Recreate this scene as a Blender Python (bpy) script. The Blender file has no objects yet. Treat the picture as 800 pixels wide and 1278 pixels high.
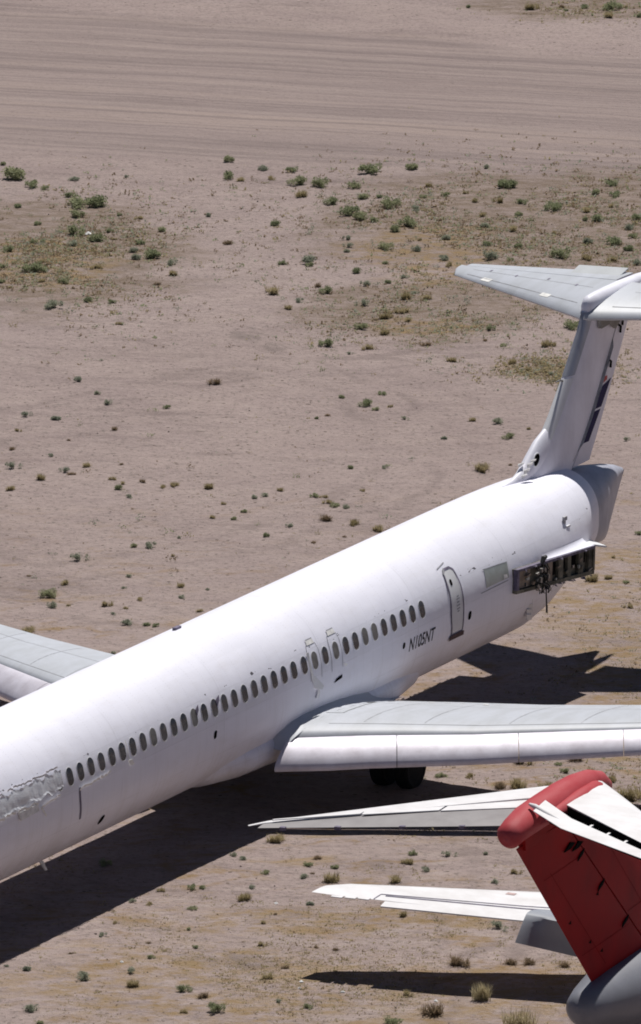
SUN_E, SKY_E, EXPO = 5.0, 0.05, 0.02
import bpy, bmesh, math, random
from mathutils import Vector, Matrix
from mathutils.bvhtree import BVHTree
from mathutils import noise as mnoise
random.seed(11)
PI = math.pi
S = bpy.context.scene
COL = S.collection

# ------------------------------------------------------------------ camera
F_PX, CAM_H, PITCH, ROLL = 12421.06, 65.286, math.radians(14.159), math.radians(-0.113)
fw = Vector((0, math.cos(PITCH), -math.sin(PITCH))); up = Vector((0, math.sin(PITCH), math.cos(PITCH))); rt = Vector((1, 0, 0))
r2 = rt * math.cos(ROLL) + up * math.sin(ROLL); u2 = up * math.cos(ROLL) - rt * math.sin(ROLL)
cd = bpy.data.cameras.new('camera'); cam = bpy.data.objects.new('camera', cd); COL.objects.link(cam)
cd.sensor_fit = 'HORIZONTAL'; cd.sensor_width = 36; cd.lens = 36 * F_PX / 800
cd.clip_start = 1; cd.clip_end = 9000
m = Matrix.Identity(4)
for i in range(3):
    m[i][0], m[i][1], m[i][2] = r2[i], u2[i], -fw[i]
m[2][3] = CAM_H
cam.matrix_world = m
S.camera = cam

# ------------------------------------------------------------------ light
PSI = math.radians(61.301)
AFT = Vector((math.cos(PSI), math.sin(PSI), 0)); PORT = Vector((math.sin(PSI), -math.cos(PSI), 0))
sun_dir = (AFT * 0.50 + PORT * -0.10 + Vector((0, 0, 1))).normalized()
sd = bpy.data.lights.new('sun', 'SUN'); sd.energy = SUN_E; sd.angle = math.radians(0.53); sd.color = (1, .965, .91)
so = bpy.data.objects.new('sun', sd); COL.objects.link(so)
so.rotation_euler = sun_dir.to_track_quat('Z', 'Y').to_euler()
w = bpy.data.worlds.new('World'); S.world = w; w.use_nodes = True
nt = w.node_tree
sky = nt.nodes.new('ShaderNodeTexSky'); sky.sky_type = 'NISHITA'; sky.sun_disc = False
sky.sun_elevation = math.asin(sun_dir.z)
sky.sun_rotation = math.atan2(sun_dir.x, sun_dir.y)
sky.altitude = 1500; sky.air_density = .55; sky.dust_density = .25
bg = nt.nodes['Background']; bg.inputs[1].default_value = SKY_E
nt.links.new(sky.outputs[0], bg.inputs[0])
S.cycles.filter_width = 1.85
S.view_settings.view_transform = 'Standard'; S.view_settings.look = 'None'; S.view_settings.gamma = 1
S.view_settings.exposure = EXPO; S.view_settings.use_curve_mapping = False

def gz(x, y, fine=True):
    xa = (x - 1.033) * math.cos(PSI) + (y - 235.01) * math.sin(PSI)
    z = -.4 * math.tanh(.024 * xa / .4)
    if fine: z += .055 * mnoise.noise(Vector((x * .16, y * .16, 0))) + .03 * mnoise.noise(Vector((x * .55, y * .55, 5))) + .012 * mnoise.noise(Vector((x * 1.7, y * 1.7, 9)))
    return z

# ------------------------------------------------------------------ node helpers
class NT:
    def __init__(s, name):
        s.m = bpy.data.materials.new(name); s.m.use_nodes = True; s.t = s.m.node_tree
        s.b = s.t.nodes['Principled BSDF']; s.tc = None
    def n(s, typ, **kw):
        x = s.t.nodes.new(typ)
        for k, v in kw.items():
            if k.startswith('i_'):
                k = k[2:]; x.inputs[int(k) if k.isdigit() else k].default_value = v
            else: setattr(x, k, v)
        return x
    def l(s, a, b): s.t.links.new(a, b)
    def obj(s):
        if s.tc is None: s.tc = s.n('ShaderNodeTexCoord')
        return s.tc.outputs['Object']
    def noise(s, scale, detail=4, rough=.55, vec=None, stretch=None, rot=0):
        v = vec or s.obj()
        if stretch:
            if rot:
                m0 = s.n('ShaderNodeMapping'); m0.inputs['Rotation'].default_value = (0, 0, rot); s.l(v, m0.inputs[0]); v = m0.outputs[0]
            mp = s.n('ShaderNodeMapping'); mp.inputs['Scale'].default_value = stretch
            s.l(v, mp.inputs[0]); v = mp.outputs[0]
        x = s.n('ShaderNodeTexNoise'); x.inputs['Scale'].default_value = scale; x.inputs['Detail'].default_value = detail; x.inputs['Roughness'].default_value = rough
        s.l(v, x.inputs['Vector']); return x.outputs['Fac']
    def ramp(s, fac, a, b, smooth=False):
        x = s.n('ShaderNodeMapRange'); x.inputs[1].default_value = a; x.inputs[2].default_value = b
        if smooth: x.interpolation_type = 'SMOOTHSTEP'
        s.l(fac, x.inputs[0]); return x.outputs[0]
    def math(s, op, a, b=None, c=None):
        x = s.n('ShaderNodeMath', operation=op)
        for i, q in enumerate((a, b, c)):
            if q is None: continue
            if isinstance(q, (int, float)): x.inputs[i].default_value = q
            else: s.l(q, x.inputs[i])
        return x.outputs[0]
    def mix(s, fac, a, b, mode='MIX'):
        x = s.n('ShaderNodeMix', data_type='RGBA', blend_type=mode)
        for i, q in ((0, fac), (6, a), (7, b)):
            if isinstance(q, (int, float)): x.inputs[i].default_value = q
            elif isinstance(q, tuple): x.inputs[i].default_value = (*q, 1)
            else: s.l(q, x.inputs[i])
        return x.outputs[2]
    def bump(s, h, strength, dist=.02):
        x = s.n('ShaderNodeBump'); x.inputs['Strength'].default_value = strength; x.inputs['Distance'].default_value = dist
        s.l(h, x.inputs['Height']); s.l(x.outputs[0], s.b.inputs['Normal'])
    def done(s, col, rough=.5, metal=0, spec=.5):
        if isinstance(col, tuple): s.b.inputs['Base Color'].default_value = (*col, 1)
        else: s.l(col, s.b.inputs['Base Color'])
        if isinstance(rough, (int, float)): s.b.inputs['Roughness'].default_value = rough
        else: s.l(rough, s.b.inputs['Roughness'])
        s.b.inputs['Metallic'].default_value = metal
        s.b.inputs['Specular IOR Level'].default_value = spec
        return s.m

def simple(name, col, rough=.55, metal=0, var=.25, scale=6, bump=0, spec=.3, stretch=None):
    t = NT(name)
    f = t.ramp(t.noise(scale, 5, .6, stretch=stretch), .3, .7)
    c = t.mix(f, tuple(x * (1 - var) for x in col), tuple(min(1, x * (1 + var * .5)) for x in col))
    if bump: t.bump(t.noise(scale * 4, 4), bump)
    return t.done(c, rough, metal, spec)

def fuselage_paint():
    t = NT('weathered white fuselage paint')
    sep = t.n('ShaderNodeSeparateXYZ'); t.l(t.obj(), sep.inputs[0]); x, y, z = sep.outputs
    base = t.mix(t.ramp(t.noise(.7, 5, .6), .35, .7), (.80, .795, .89), (.86, .855, .945))
    # each skin panel weathers a little differently
    cb = t.n('ShaderNodeCombineXYZ'); t.l(t.math('FLOOR', t.math('DIVIDE', t.math('ADD', x, 43.7), 2.415)), cb.inputs[0]); t.l(t.math('FLOOR', t.math('DIVIDE', z, .66)), cb.inputs[1]); t.l(t.math('GREATER_THAN', y, 0), cb.inputs[2])
    wn = t.n('ShaderNodeTexWhiteNoise'); t.l(cb.outputs[0], wn.inputs['Vector'])
    base = t.mix(t.math('MULTIPLY', wn.outputs['Value'], .15), base, (.60, .60, .64))
    dust = t.ramp(t.noise(2.6, 6, .7, stretch=(.35, 1, 1)), .52, .74)
    base = t.mix(t.math('MULTIPLY', dust, .16), base, (.56, .52, .48))
    # rivet rows
    rv = t.math('MULTIPLY', t.math('LESS_THAN', t.math('ABSOLUTE', t.math('SUBTRACT', t.math('FLOORED_MODULO', t.math('ADD', x, 40), .483), .24)), .010), t.math('LESS_THAN', t.math('FLOORED_MODULO', z, .05), .022))
    base = t.mix(t.math('MULTIPLY', rv, .22), base, (.35, .34, .36))
    # window belt reads as a slightly different sheet of skin
    belt = t.math('MULTIPLY', t.math('GREATER_THAN', z, 3.36), t.math('LESS_THAN', z, 4.03))
    base = t.mix(t.math('MULTIPLY', belt, .10), base, (.55, .57, .60))
    # lap joints along and frames around the body
    seam = None
    for zz, wd in ((4.03, .012), (3.36, .012), (2.55, .014), (1.95, .014)):
        s_ = t.math('LESS_THAN', t.math('ABSOLUTE', t.math('SUBTRACT', z, zz)), wd)
        seam = s_ if seam is None else t.math('MAXIMUM', seam, s_)
    fr = t.math('LESS_THAN', t.math('ABSOLUTE', t.math('SUBTRACT', t.math('FLOORED_MODULO', t.math('ADD', x, 41.3), 4.83), 2.4)), .028)
    seam = t.math('MAXIMUM', seam, fr)
    fade = t.ramp(t.noise(1.3, 3), .38, .62)
    base = t.mix(t.math('MULTIPLY', t.math('MULTIPLY', seam, fade), .15), base, (.30, .29, .31))
    # flaked paint specks along the upper lap
    near = t.math('LESS_THAN', t.math('ABSOLUTE', t.math('SUBTRACT', z, 4.07)), .075)
    fl = t.math('GREATER_THAN', t.noise(5.5, 3, .6, stretch=(.55, 1, 1.4)), .665)
    base = t.mix(t.math('MULTIPLY', near, fl), base, (.10, .09, .10))
    # rain streaks running down the side
    st = t.ramp(t.noise(5.0, 4, .6, stretch=(1.6, .1, .10)), .52, .80)
    side = t.ramp(z, 3.9, 2.4)
    base = t.mix(t.math('MULTIPLY', t.math('MULTIPLY', st, side), .26), base, (.44, .40, .36))
    # dust and grime on the belly
    dirt = t.math('MULTIPLY', t.ramp(z, 2.7, 1.5), t.ramp(t.noise(1.8, 6, .65, stretch=(.5, 1, 1)), .30, .72))
    base = t.mix(t.math('MULTIPLY', dirt, .62), base, (.36, .29, .24))
    spk = t.ramp(t.noise(24, 2, .5), .73, .78)
    base = t.mix(t.math('MULTIPLY', spk, .30), base, (.32, .29, .27))
    t.bump(t.noise(1.1, 3, .5, stretch=(1.6, 2, 2)), .22, .05)
    return t.done(base, t.ramp(t.noise(3, 4), .2, .8) and .42, 0, .4)

def panel_paint(name, col, dirtcol, amt=.4, rough=.5, stretch=(1, 1, 1), scale=2.2, spec=.4, metal=0):
    t = NT(name)
    a = t.ramp(t.noise(scale, 6, .62, stretch=stretch), .38, .74)
    c = t.mix(t.math('MULTIPLY', a, amt), col, dirtcol)
    s = t.ramp(t.noise(scale * 9, 3, .6), .62, .75)
    c = t.mix(t.math('MULTIPLY', s, amt * .5), c, dirtcol)
    t.bump(t.noise(scale * .8, 3), .06, .04)
    return t.done(c, rough, metal, spec)

def ground_mat():
    t = NT('dry desert dirt')
    v = t.obj(); sep = t.n('ShaderNodeSeparateXYZ'); t.l(v, sep.inputs[0]); X, Y, Z = sep.outputs
    big = t.ramp(t.noise(.10, 6, .6), .32, .68)
    c = t.mix(big, (.243, .189, .181), (.306, .243, .230))
    mid = t.ramp(t.noise(.9, 7, .68, stretch=(.45, 1, 1)), .36, .66)
    c = t.mix(t.math('MULTIPLY', mid, .58), c, (.335, .268, .246))
    dk = t.ramp(t.noise(.55, 7, .7, stretch=(.32, 1, 1), rot=.10), .54, .74)
    c = t.mix(t.math('MULTIPLY', dk, .72), c, (.160, .123, .117))
    # gravel speckle
    sp = t.noise(7.5, 5, .75)
    c = t.mix(t.math('MULTIPLY', t.ramp(sp,   .54, .65), .78), c, (.125, .108, .095))
    c = t.mix(t.math('MULTIPLY', t.ramp(sp, .44, .32), .40), c, (.42, .36, .32))
    gr = t.noise(3.6, 6, .8, stretch=(.6, 1, 1))
    c = t.mix(t.math('MULTIPLY', t.ramp(gr, .52, .66), .36), c, (.150, .118, .110))
    c = t.mix(t.math('MULTIPLY', t.ramp(gr, .47, .34), .30), c, (.38, .315, .29))
    vo = t.n('ShaderNodeTexVoronoi'); vo.inputs['Scale'].default_value = 2.6; t.l(v, vo.inputs['Vector'])
    pk = t.math('LESS_THAN', vo.outputs['Distance'], .13)
    c = t.mix(t.math('MULTIPLY', pk, t.ramp(t.noise(.5, 3), .42, .56)), c, (.11, .085, .07))
    mot = t.noise(2.4, 6, .72, stretch=(.5, 1, 1))
    nr = t.ramp(Y, 262, 222)
    c = t.mix(t.math('MULTIPLY', nr, t.math('MULTIPLY', t.ramp(mot, .53, .68), .55)), c, (.155, .122, .112))
    c = t.mix(t.math('MULTIPLY', nr, t.math('MULTIPLY', t.ramp(mot, .46, .34), .45)), c, (.37, .31, .28))
    # graded strip far away: wheel and blade streaks along its length
    wob = t.math('MULTIPLY', t.math('SUBTRACT', t.noise(.10, 4), .5), 7)
    line = t.math('ADD', t.math('ADD', Y, t.math('MULTIPLY', X, .30)), wob)
    far = t.ramp(line, 302.0, 306.5, True)
    far = t.math('MULTIPLY', far, t.ramp(t.math('ADD', line, t.math('MULTIPLY', X, .12)), 326.5, 325.0))
    stk = t.noise(1.0, 6, .72, stretch=(.020, .95, 1), rot=.275)
    stk2 = t.noise(1.0, 5, .7, stretch=(.014, 2.7, 1), rot=.285)
    c = t.mix(t.math('MULTIPLY', far, .55), c, (.243, .194, .183))
    c = t.mix(t.math('MULTIPLY', far, t.math('MULTIPLY', t.ramp(stk, .50, .68), .75)), c, (.172, .136, .131))
    c = t.mix(t.math('MULTIPLY', far, t.math('MULTIPLY', t.ramp(stk, .50, .36), .55)), c, (.325, .258, .228))
    c = t.mix(t.math('MULTIPLY', far, t.math('MULTIPLY', t.ramp(stk2, .53, .66), .55)), c, (.158, .126, .121))
    c = t.mix(t.math('MULTIPLY', far, t.math('MULTIPLY', t.ramp(stk2, .47, .36), .35)), c, (.33, .27, .245))
    def patch(cx, cy, rx, ry, nz, a, b):
        dx = t.math('MULTIPLY', t.math('SUBTRACT', X, cx), 1 / rx); dy = t.math('MULTIPLY', t.math('SUBTRACT', Y, cy), 1 / ry)
        d = t.math('SQRT', t.math('ADD', t.math('MULTIPLY', dx, dx), t.math('MULTIPLY', dy, dy)))
        d = t.math('ADD', d, t.math('MULTIPLY', t.math('SUBTRACT', nz, .5), 1.6))
        return t.ramp(d, a, b, True)
    nz = t.noise(.45, 6, .7, stretch=(.6, 1, 1)); nf = t.noise(2.2, 6, .75, stretch=(.6, 1, 1))
    # reddish brown soil under the weedy patches
    soil = None
    for a in ((-8.2, 292, 4.6, 8.5), (7.2, 296.5, 7.6, 7.6), (3.2, 284.5, 4.0, 4.5), (9.5, 330, 4.5, 2.6)):
        p = patch(*a, nz, 1.12, .70); soil = p if soil is None else t.math('MAXIMUM', soil, p)
    c = t.mix(t.math('MULTIPLY', soil, t.math('ADD', .26, t.math('MULTIPLY', t.ramp(nf, .40, .60), .62))), c, (.150, .112, .080))
    # straw-coloured dead grass stains
    straw = None
    for a in ((6.7, 276.8, 2.0, 1.9), (3.0, 282.3, 2.2, 1.4), (-2.0, 214.2, 5.6, 4.2), (3.5, 213.4, 4.4, 3.2), (-8.4, 291, 2.8, 4.2), (8.0, 247, 2.6, 13), (.6, 219.3, 5.4, 1.6), (7.2, 237, 3.6, 4.5), (3.0, 292, 2.6, 5)):
        p = patch(*a, nz, 1.05, .55); straw = p if straw is None else t.math('MAXIMUM', straw, p)
    c = t.mix(t.math('MULTIPLY', straw, t.math('MULTIPLY', t.ramp(nf, .43, .62), .90)), c, (.238, .166, .088))
    # faint loose straw anywhere near the camera side
    st2 = t.math('MULTIPLY', t.ramp(t.noise(.8, 6, .75, stretch=(.35, 1, 1), rot=-.25),    .545, .68), t.ramp(Y, 262, 235))
    c = t.mix(t.math('MULTIPLY', st2, .80), c, (.26, .185, .105))
    # windrows of blown straw: thin wandering lines
    for sc_, gate, k in ((.16, .50, .85), (.33, .53, .75)):
        ln = t.ramp(t.math('ABSOLUTE', t.math('SUBTRACT', t.noise(sc_, 4, .62, stretch=(.55, 1, 1), rot=-.2), .5)), .022, .004)
        ln = t.math('MULTIPLY', t.math('MULTIPLY', ln, t.ramp(t.noise(.5, 5, .7), gate - .05, gate + .09)), t.math('MULTIPLY', t.ramp(Y, 268, 240), t.ramp(nf, .36, .54)))
        c = t.mix(t.math('MULTIPLY', ln, k), c, (.225, .150, .075))
    # scuffs left by a turning vehicle
    sc = None
    for a in ((-2.0, 281.3, .9, 1.3), (-1.3, 279.9, .5, .9), (-2.0, 215.9, 1.3, .8)):
        p = patch(*a, nz, 1.0, .5); sc = p if sc is None else t.math('MAXIMUM', sc, p)
    c = t.mix(t.math('MULTIPLY', sc, t.math('MULTIPLY', t.ramp(t.noise(1.2, 4, .6, stretch=(1.2, .3, 1), rot=-.5), .45, .6), .6)), c, (.16, .13, .12))
    # old tyre tracks, wide turning arcs
    wv = t.math('MULTIPLY', t.math('SUBTRACT', t.noise(.22, 3), .5), 3.2); tr = None
    for cx, cy, R_ in ((6, 262, 16.0), (6, 262, 17.7), (-14, 268, 15.5), (-14, 268, 17.2), (3, 330, 52.0), (3, 330, 53.8), (-30, 215, 33.0), (-30, 215, 34.7), (14, 205, 14.5), (14, 205, 16.1)):
        dx = t.math('SUBTRACT', X, cx); dy = t.math('SUBTRACT', Y, cy); d = t.math('SQRT', t.math('ADD', t.math('MULTIPLY', dx, dx), t.math('MULTIPLY', dy, dy)))
        e = t.ramp(t.math('ABSOLUTE', t.math('ADD', t.math('SUBTRACT', d, R_), wv)), .30, .08); tr = e if tr is None else t.math('MAXIMUM', tr, e)
    tr = t.math('MULTIPLY', tr, t.ramp(t.noise(.35, 5, .7), .44, .62))
    c = t.mix(t.math('MULTIPLY', tr, .45), c, (.165, .130, .122))
    h = t.math('ADD', t.math('MULTIPLY', t.noise(1.4, 7, .72), 1.0), t.math('MULTIPLY', sp, .30))
    t.bump(h, .80, .17)
    return t.done(c, .95, 0, .12)

def leaf_mat(name, a, b):
    t = NT(name)
    oi = t.n('ShaderNodeObjectInfo')
    c = t.mix(oi.outputs['Random'], a, b)
    f = t.ramp(t.noise(14, 2), .35, .65)
    c = t.mix(t.math('MULTIPLY', f, .35), c, tuple(min(1, x * 1.6) for x in b))
    t.done(c, .8, 0, .15)
    tr = t.n('ShaderNodeBsdfTranslucent'); t.l(c, tr.inputs[0]); mx = t.n('ShaderNodeMixShader'); mx.inputs[0].default_value = .42
    t.l(t.b.outputs[0], mx.inputs[1]); t.l(tr.outputs[0], mx.inputs[2]); t.l(mx.outputs[0], t.t.nodes['Material Output'].inputs[0])
    return t.m

M = {}
M['fus'] = fuselage_paint()
M['wing'] = panel_paint('pale grey wing paint', (.455, .475, .525), (.33, .34, .35), .55, .5, (.5, 1.4, 1), 1.6)
M['white'] = panel_paint('chalky white paint', (.70, .705, .73), (.42, .41, .41), .35, .5, (1, 1, .4), 1.8)
M['fin'] = panel_paint('dusty white fin paint', (.80, .80, .89), (.48, .46, .52), .50, .5, (1, 1, .5), 1.4)
M['tailgrey'] = panel_paint('bare grey tail skin', (.40, .41, .48), (.17, .17, .22), .6, .45, (1, 1, 1), 1.5)
M['boot'] = panel_paint('bare leading edge metal', (.42, .43, .48), (.22, .22, .26), .5, .38, (1, 1, .3), 3, .5, .35)
M['slat'] = panel_paint('dull aluminium slat skin', (.66, .635, .71), (.40, .36, .40), .65, .5, (1, 1, 1), 2.0, .4, .18)
def glass_mat(name, a, b):
    q = NT(name); oi = q.n('ShaderNodeObjectInfo'); c = q.mix(oi.outputs['Random'], a, b)
    c = q.mix(q.math('MULTIPLY', q.ramp(q.noise(7, 4, .6), .50, .70), .55), c, (.13, .115, .105))
    return q.done(c, .25, 0, .5)
M['glass'] = glass_mat('grimy cabin glass', (.016, .012, .016), (.055, .045, .048))
M['glass2'] = simple('dusty cabin glass', (.15, .14, .13), .4, 0, .4, 5, 0, .5)
M['dark'] = simple('black shadowed opening', (.010, .009, .009), .9, spec=.03)
M['sealant'] = simple('dark door seal', (.16, .14, .20), .7, 0, .5, 8)
M['sill'] = simple('rust brown sill', (.10, .065, .07), .8, 0, .4, 12)
M['line'] = simple('grey walkway line', (.27, .28, .29), .7, 0, .3, 5)
M['seam'] = simple('dull grey seam', (.34, .34, .36), .7, 0, .4, 4)
M['ink'] = simple('faded black registration paint', (.045, .042, .05), .7, 0, .7, 9)
M['navy'] = simple('navy tail paint', (.022, .020, .080), .7, 0, .3, 6, spec=.12)
M['redp'] = simple('red tail paint', (.42, .035, .04), .5, 0, .3, 6)
M['foil'] = panel_paint('silver masking foil', (.72, .725, .76), (.45, .43, .42), .50, .45, (1, 1, 1), 1.8, .4, .2)
M['tape'] = simple('peeling pale tape', (.80, .79, .77), .7, 0, .25, 7)
M['olive'] = simple('olive primer structure', (.165, .155, .120), .8, 0, .75, 3, .2)
M['tanprimer'] = simple('tan primer bulkhead', (.30, .24, .19), .8, 0, .45, 4)
M['green'] = panel_paint('bare greenish metal panel', (.40, .43, .42), (.26, .28, .24), .7, .4, (1, 1, 1), 3.5, .5, .2)
M['hose'] = simple('black hose', (.03, .03, .03), .6, 0, .5, 20)
M['fitting'] = simple('tarnished metal fitting', (.30, .29, .28), .4, .7, .5, 20)
M['tyre'] = simple('cracked tyre rubber', (.014, .013, .013), .9, 0, .4, 9, .2)
M['hub'] = simple('dirty wheel hub', (.12, .115, .11), .7, .2, .5, 9)
M['red'] = panel_paint('faded red tail paint', (.30, .010, .012), (.17, .010, .013), .75, .6, (1, 1, .6), 1.3, .08)
M['pink'] = panel_paint('sun bleached red paint', (.38, .048, .058), (.46, .13, .14), .55, .6, (.5, 1.5, 1), 2.2, .15)
M['white2'] = panel_paint('chalky white wing paint', (.70, .69, .71), (.48, .45, .44), .6, .6, (1, .6, 1), 2)
M['bluegrey'] = panel_paint('blue grey tailcone paint', (.19, .195, .225), (.13, .135, .155), .6, .45, (1, 1, 1), 1.2, .4)
M['ground'] = ground_mat()
M['leafG'] = leaf_mat('green desert leaves', (.215, .245, .140), (.320, .330, .200))
M['leafS'] = leaf_mat('grey green sage leaves', (.240, .265, .205), (.340, .350, .265))
M['leafO'] = leaf_mat('olive yellow dry leaves', (.260, .215, .115), (.370, .310, .185))
M['leafD'] = leaf_mat('brown dead twigs', (.170, .125, .080), (.250, .185, .120))
M['elev'] = panel_paint('bare grey elevator skin', (.25, .235, .24), (.16, .145, .15), .6, .6, (1, 1, 1), 2)
M['bluegrey2'] = panel_paint('light blue grey cowl paint', (.30, .32, .36), (.22, .23, .26), .5, .4, (1, 1, 1), 1.4, .4)
M['pebble'] = simple('desert pebbles', (.27, .22, .19), .95, 0, .5, 3)
M['tab'] = panel_paint('mid grey tab paint', (.46, .48, .50), (.3, .3, .31), .4, .6, (1, 1, 1), 2)
M['leafT'] = leaf_mat('pale feathery straw', (.36, .31, .19), (.46, .40, .26))
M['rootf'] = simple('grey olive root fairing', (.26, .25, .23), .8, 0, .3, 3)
M['redseam'] = simple('dark red seam', (.17, .007, .009), .8, 0, .4, 4, spec=.05)
M['fadedred'] = simple('faded red stencil', (.50, .36, .35), .8, 0, .3, 9)
M['litter'] = simple('white litter plastic', (.8, .8, .8), .5, 0, .1)

# ------------------------------------------------------------------ mesh helpers
def mk(name, bm, mats, parent=None, smooth=False, recalc=True):
    if recalc: bmesh.ops.recalc_face_normals(bm, faces=bm.faces[:])
    if smooth:
        for e in bm.edges:
            if len(e.link_faces) == 2 and (e.calc_face_angle(0) > .75 or any(len(f.verts) > 6 for f in e.link_faces)): e.smooth = False
    me = bpy.data.meshes.new(name); bm.to_mesh(me); bm.free()
    for q in (mats if isinstance(mats, (list, tuple)) else [mats]): me.materials.append(M[q] if isinstance(q, str) else q)
    if smooth:
        for p in me.polygons: p.use_smooth = True
    o = bpy.data.objects.new(name, me); COL.objects.link(o)
    if parent: o.parent = parent
    return o

def tag(o, label=None, cat=None, group=None, kind=None):
    if label: o['label'] = label
    if cat: o['category'] = cat
    if group: o['group'] = group
    if kind: o['kind'] = kind
    return o

def empty(name, loc=(0, 0, 0), rz=0):
    o = bpy.data.objects.new(name, None); COL.objects.link(o); o.location = loc; o.rotation_euler = (0, 0, rz)
    o.empty_display_size = .5
    return o

def loft(bm, rings, caps=(True, True), closed=True, mi=0):
    vs = [[bm.verts.new(p) for p in r] for r in rings]
    n = len(vs[0]); out = []
    for a, b in zip(vs, vs[1:]):
        for i in range(n if closed else n - 1):
            j = (i + 1) % n
            f = bm.faces.new((a[i], a[j], b[j], b[i])); f.material_index = mi; out.append(f)
    if caps[0]: f = bm.faces.new(vs[0][::-1]); f.material_index = mi
    if caps[1]: f = bm.faces.new(vs[-1]); f.material_index = mi
    return out

def box(bm, c, d, rot=None, mi=0):
    g = bmesh.ops.create_cube(bm, size=1)
    for v in g['verts']:
        p = Vector((v.co.x * d[0], v.co.y * d[1], v.co.z * d[2]))
        if rot is not None: p = rot @ p
        v.co = p + Vector(c)
    for f in {f for v in g['verts'] for f in v.link_faces}: f.material_index = mi
    return g['verts']

def tube(bm, pts, r, n=8, mi=0):
    pts = [Vector(p) for p in pts]; rings = []
    rs = r if isinstance(r, (list, tuple)) else [r] * len(pts)
    for i, p in enumerate(pts):
        d = (pts[min(i + 1, len(pts) - 1)] - pts[max(i - 1, 0)]).normalized()
        a = d.cross(Vector((0, 0, 1)) if abs(d.z) < .9 else Vector((1, 0, 0))).normalized(); b = d.cross(a)
        rings.append([p + (a * math.cos(2 * PI * k / n) + b * math.sin(2 * PI * k / n)) * rs[i] for k in range(n)])
    loft(bm, rings, mi=mi)

def slab(bm, pts, nrm, th, mi=0):
    """flat outline with thickness"""
    nrm = Vector(nrm).normalized() * th
    a = [bm.verts.new(Vector(p) + nrm * .5) for p in pts]; b = [bm.verts.new(Vector(p) - nrm * .5) for p in pts]
    fs = [bm.faces.new(a), bm.faces.new(b[::-1])]
    for i in range(len(pts)):
        j = (i + 1) % len(pts); fs.append(bm.faces.new((a[i], b[i], b[j], a[j])))
    for f in fs: f.material_index = mi

def airfoil(n=14, t=.12, camber=.01):
    """closed outline, chord 0..1: returns (x, z) from trailing edge over the top to the leading edge and back"""
    xs = [.5 * (1 + math.cos(PI * i / n)) for i in range(n + 1)]
    th = lambda x: 5 * t * (.2969 * math.sqrt(max(x, 0)) - .126 * x - .3516 * x * x + .2843 * x ** 3 - .1015 * x ** 4) + .0012
    cm = lambda x: camber * 4 * x * (1 - x)
    top = [(x, cm(x) + th(x)) for x in xs]
    bot = [(x, cm(x) - th(x)) for x in xs[::-1][1:]]
    return top + bot

def P(x, y, z): return Vector((x, -y, z))      # aircraft frame: x aft, y to port, z up

def wing_loft(bm, secs, n=14, mi=0, x0=0., x1=1., vertical=False):
    """secs: (LE xyz, TE xyz, thickness ratio); x0..x1 keeps a chordwise share of the section"""
    rings = []
    for le, te, t in secs:
        le, te = Vector(le), Vector(te); d = te - le; c = d.length
        upv = Vector((0, 1, 0)) if vertical else Vector((0, 0, 1))
        ring = []
        for (x, z) in airfoil(n, t, 0 if vertical else .012):
            if x < x0 or x > x1:
                x = min(max(x, x0), x1)
                zz = 5 * t * (.2969 * math.sqrt(x) - .126 * x - .3516 * x * x + .2843 * x ** 3 - .1015 * x ** 4) + .0012
                z = (0 if vertical else .012 * 4 * x * (1 - x)) + (zz if z >= 0 else -zz)
            q = le + d * x + upv * z * c
            ring.append(P(*q))
        rings.append(ring)
    loft(bm, rings, mi=mi)

def bvh_of(o): return BVHTree.FromPolygons([v.co.copy() for v in o.data.vertices], [p.vertices[:] for p in o.data.polygons])

def drape(bm, bvh, pts, wd, off=.006, closed=False, direction=(0, 0, -1), lift=5, mi=0, step=.12):
    """thin strip laid on a surface along a polyline (points already in local coordinates)"""
    d = Vector(direction); q = []
    pp = [Vector(p) for p in pts]
    if closed: pp.append(pp[0])
    for a, b in zip(pp, pp[1:]):
        n = max(1, int((b - a).length / step))
        for i in range(n): q.append(a.lerp(b, i / n))
    q.append(pp[-1])
    L = []
    for i, p in enumerate(q):
        tn = (q[min(i + 1, len(q) - 1)] - q[max(i - 1, 0)]).normalized()
        sd = tn.cross(d).normalized() * wd * .5
        pr = []
        for s in (-1, 1):
            h = bvh.ray_cast(p + sd * s - d * lift, d)
            pr.append((h[0] + h[1] * off * (1 if h[1].dot(d) < 0 else -1)) if h[0] else None)
        L.append(pr)
    prev = None
    for a, b in L:
        if a is None or b is None: prev = None; continue
        cur = (bm.verts.new(a), bm.verts.new(b))
        if prev:
            f = bm.faces.new((prev[0], cur[0], cur[1], prev[1])); f.material_index = mi
        prev = cur
# ================================================================== ground
bm = bmesh.new()
gx = [-4000, -1500, -500, -200, -100, -60] + [-40 + .5 * i for i in range(161)] + [60, 100, 200, 500, 1500, 4000]
gy = [-3000, -1000, -200, 50, 120, 160, 185] + [200 + .5 * i for i in range(281)] + [355, 380, 430, 550, 900, 2000, 6000]
gv = [[bm.verts.new((x, y, gz(x, y))) for x in gx] for y in gy]
for j in range(len(gy) - 1):
    for i in range(len(gx) - 1): bm.faces.new((gv[j][i], gv[j][i + 1], gv[j + 1][i + 1], gv[j + 1][i]))
g = mk('ground', bm, 'ground', None, True); tag(g, kind='structure')

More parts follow.
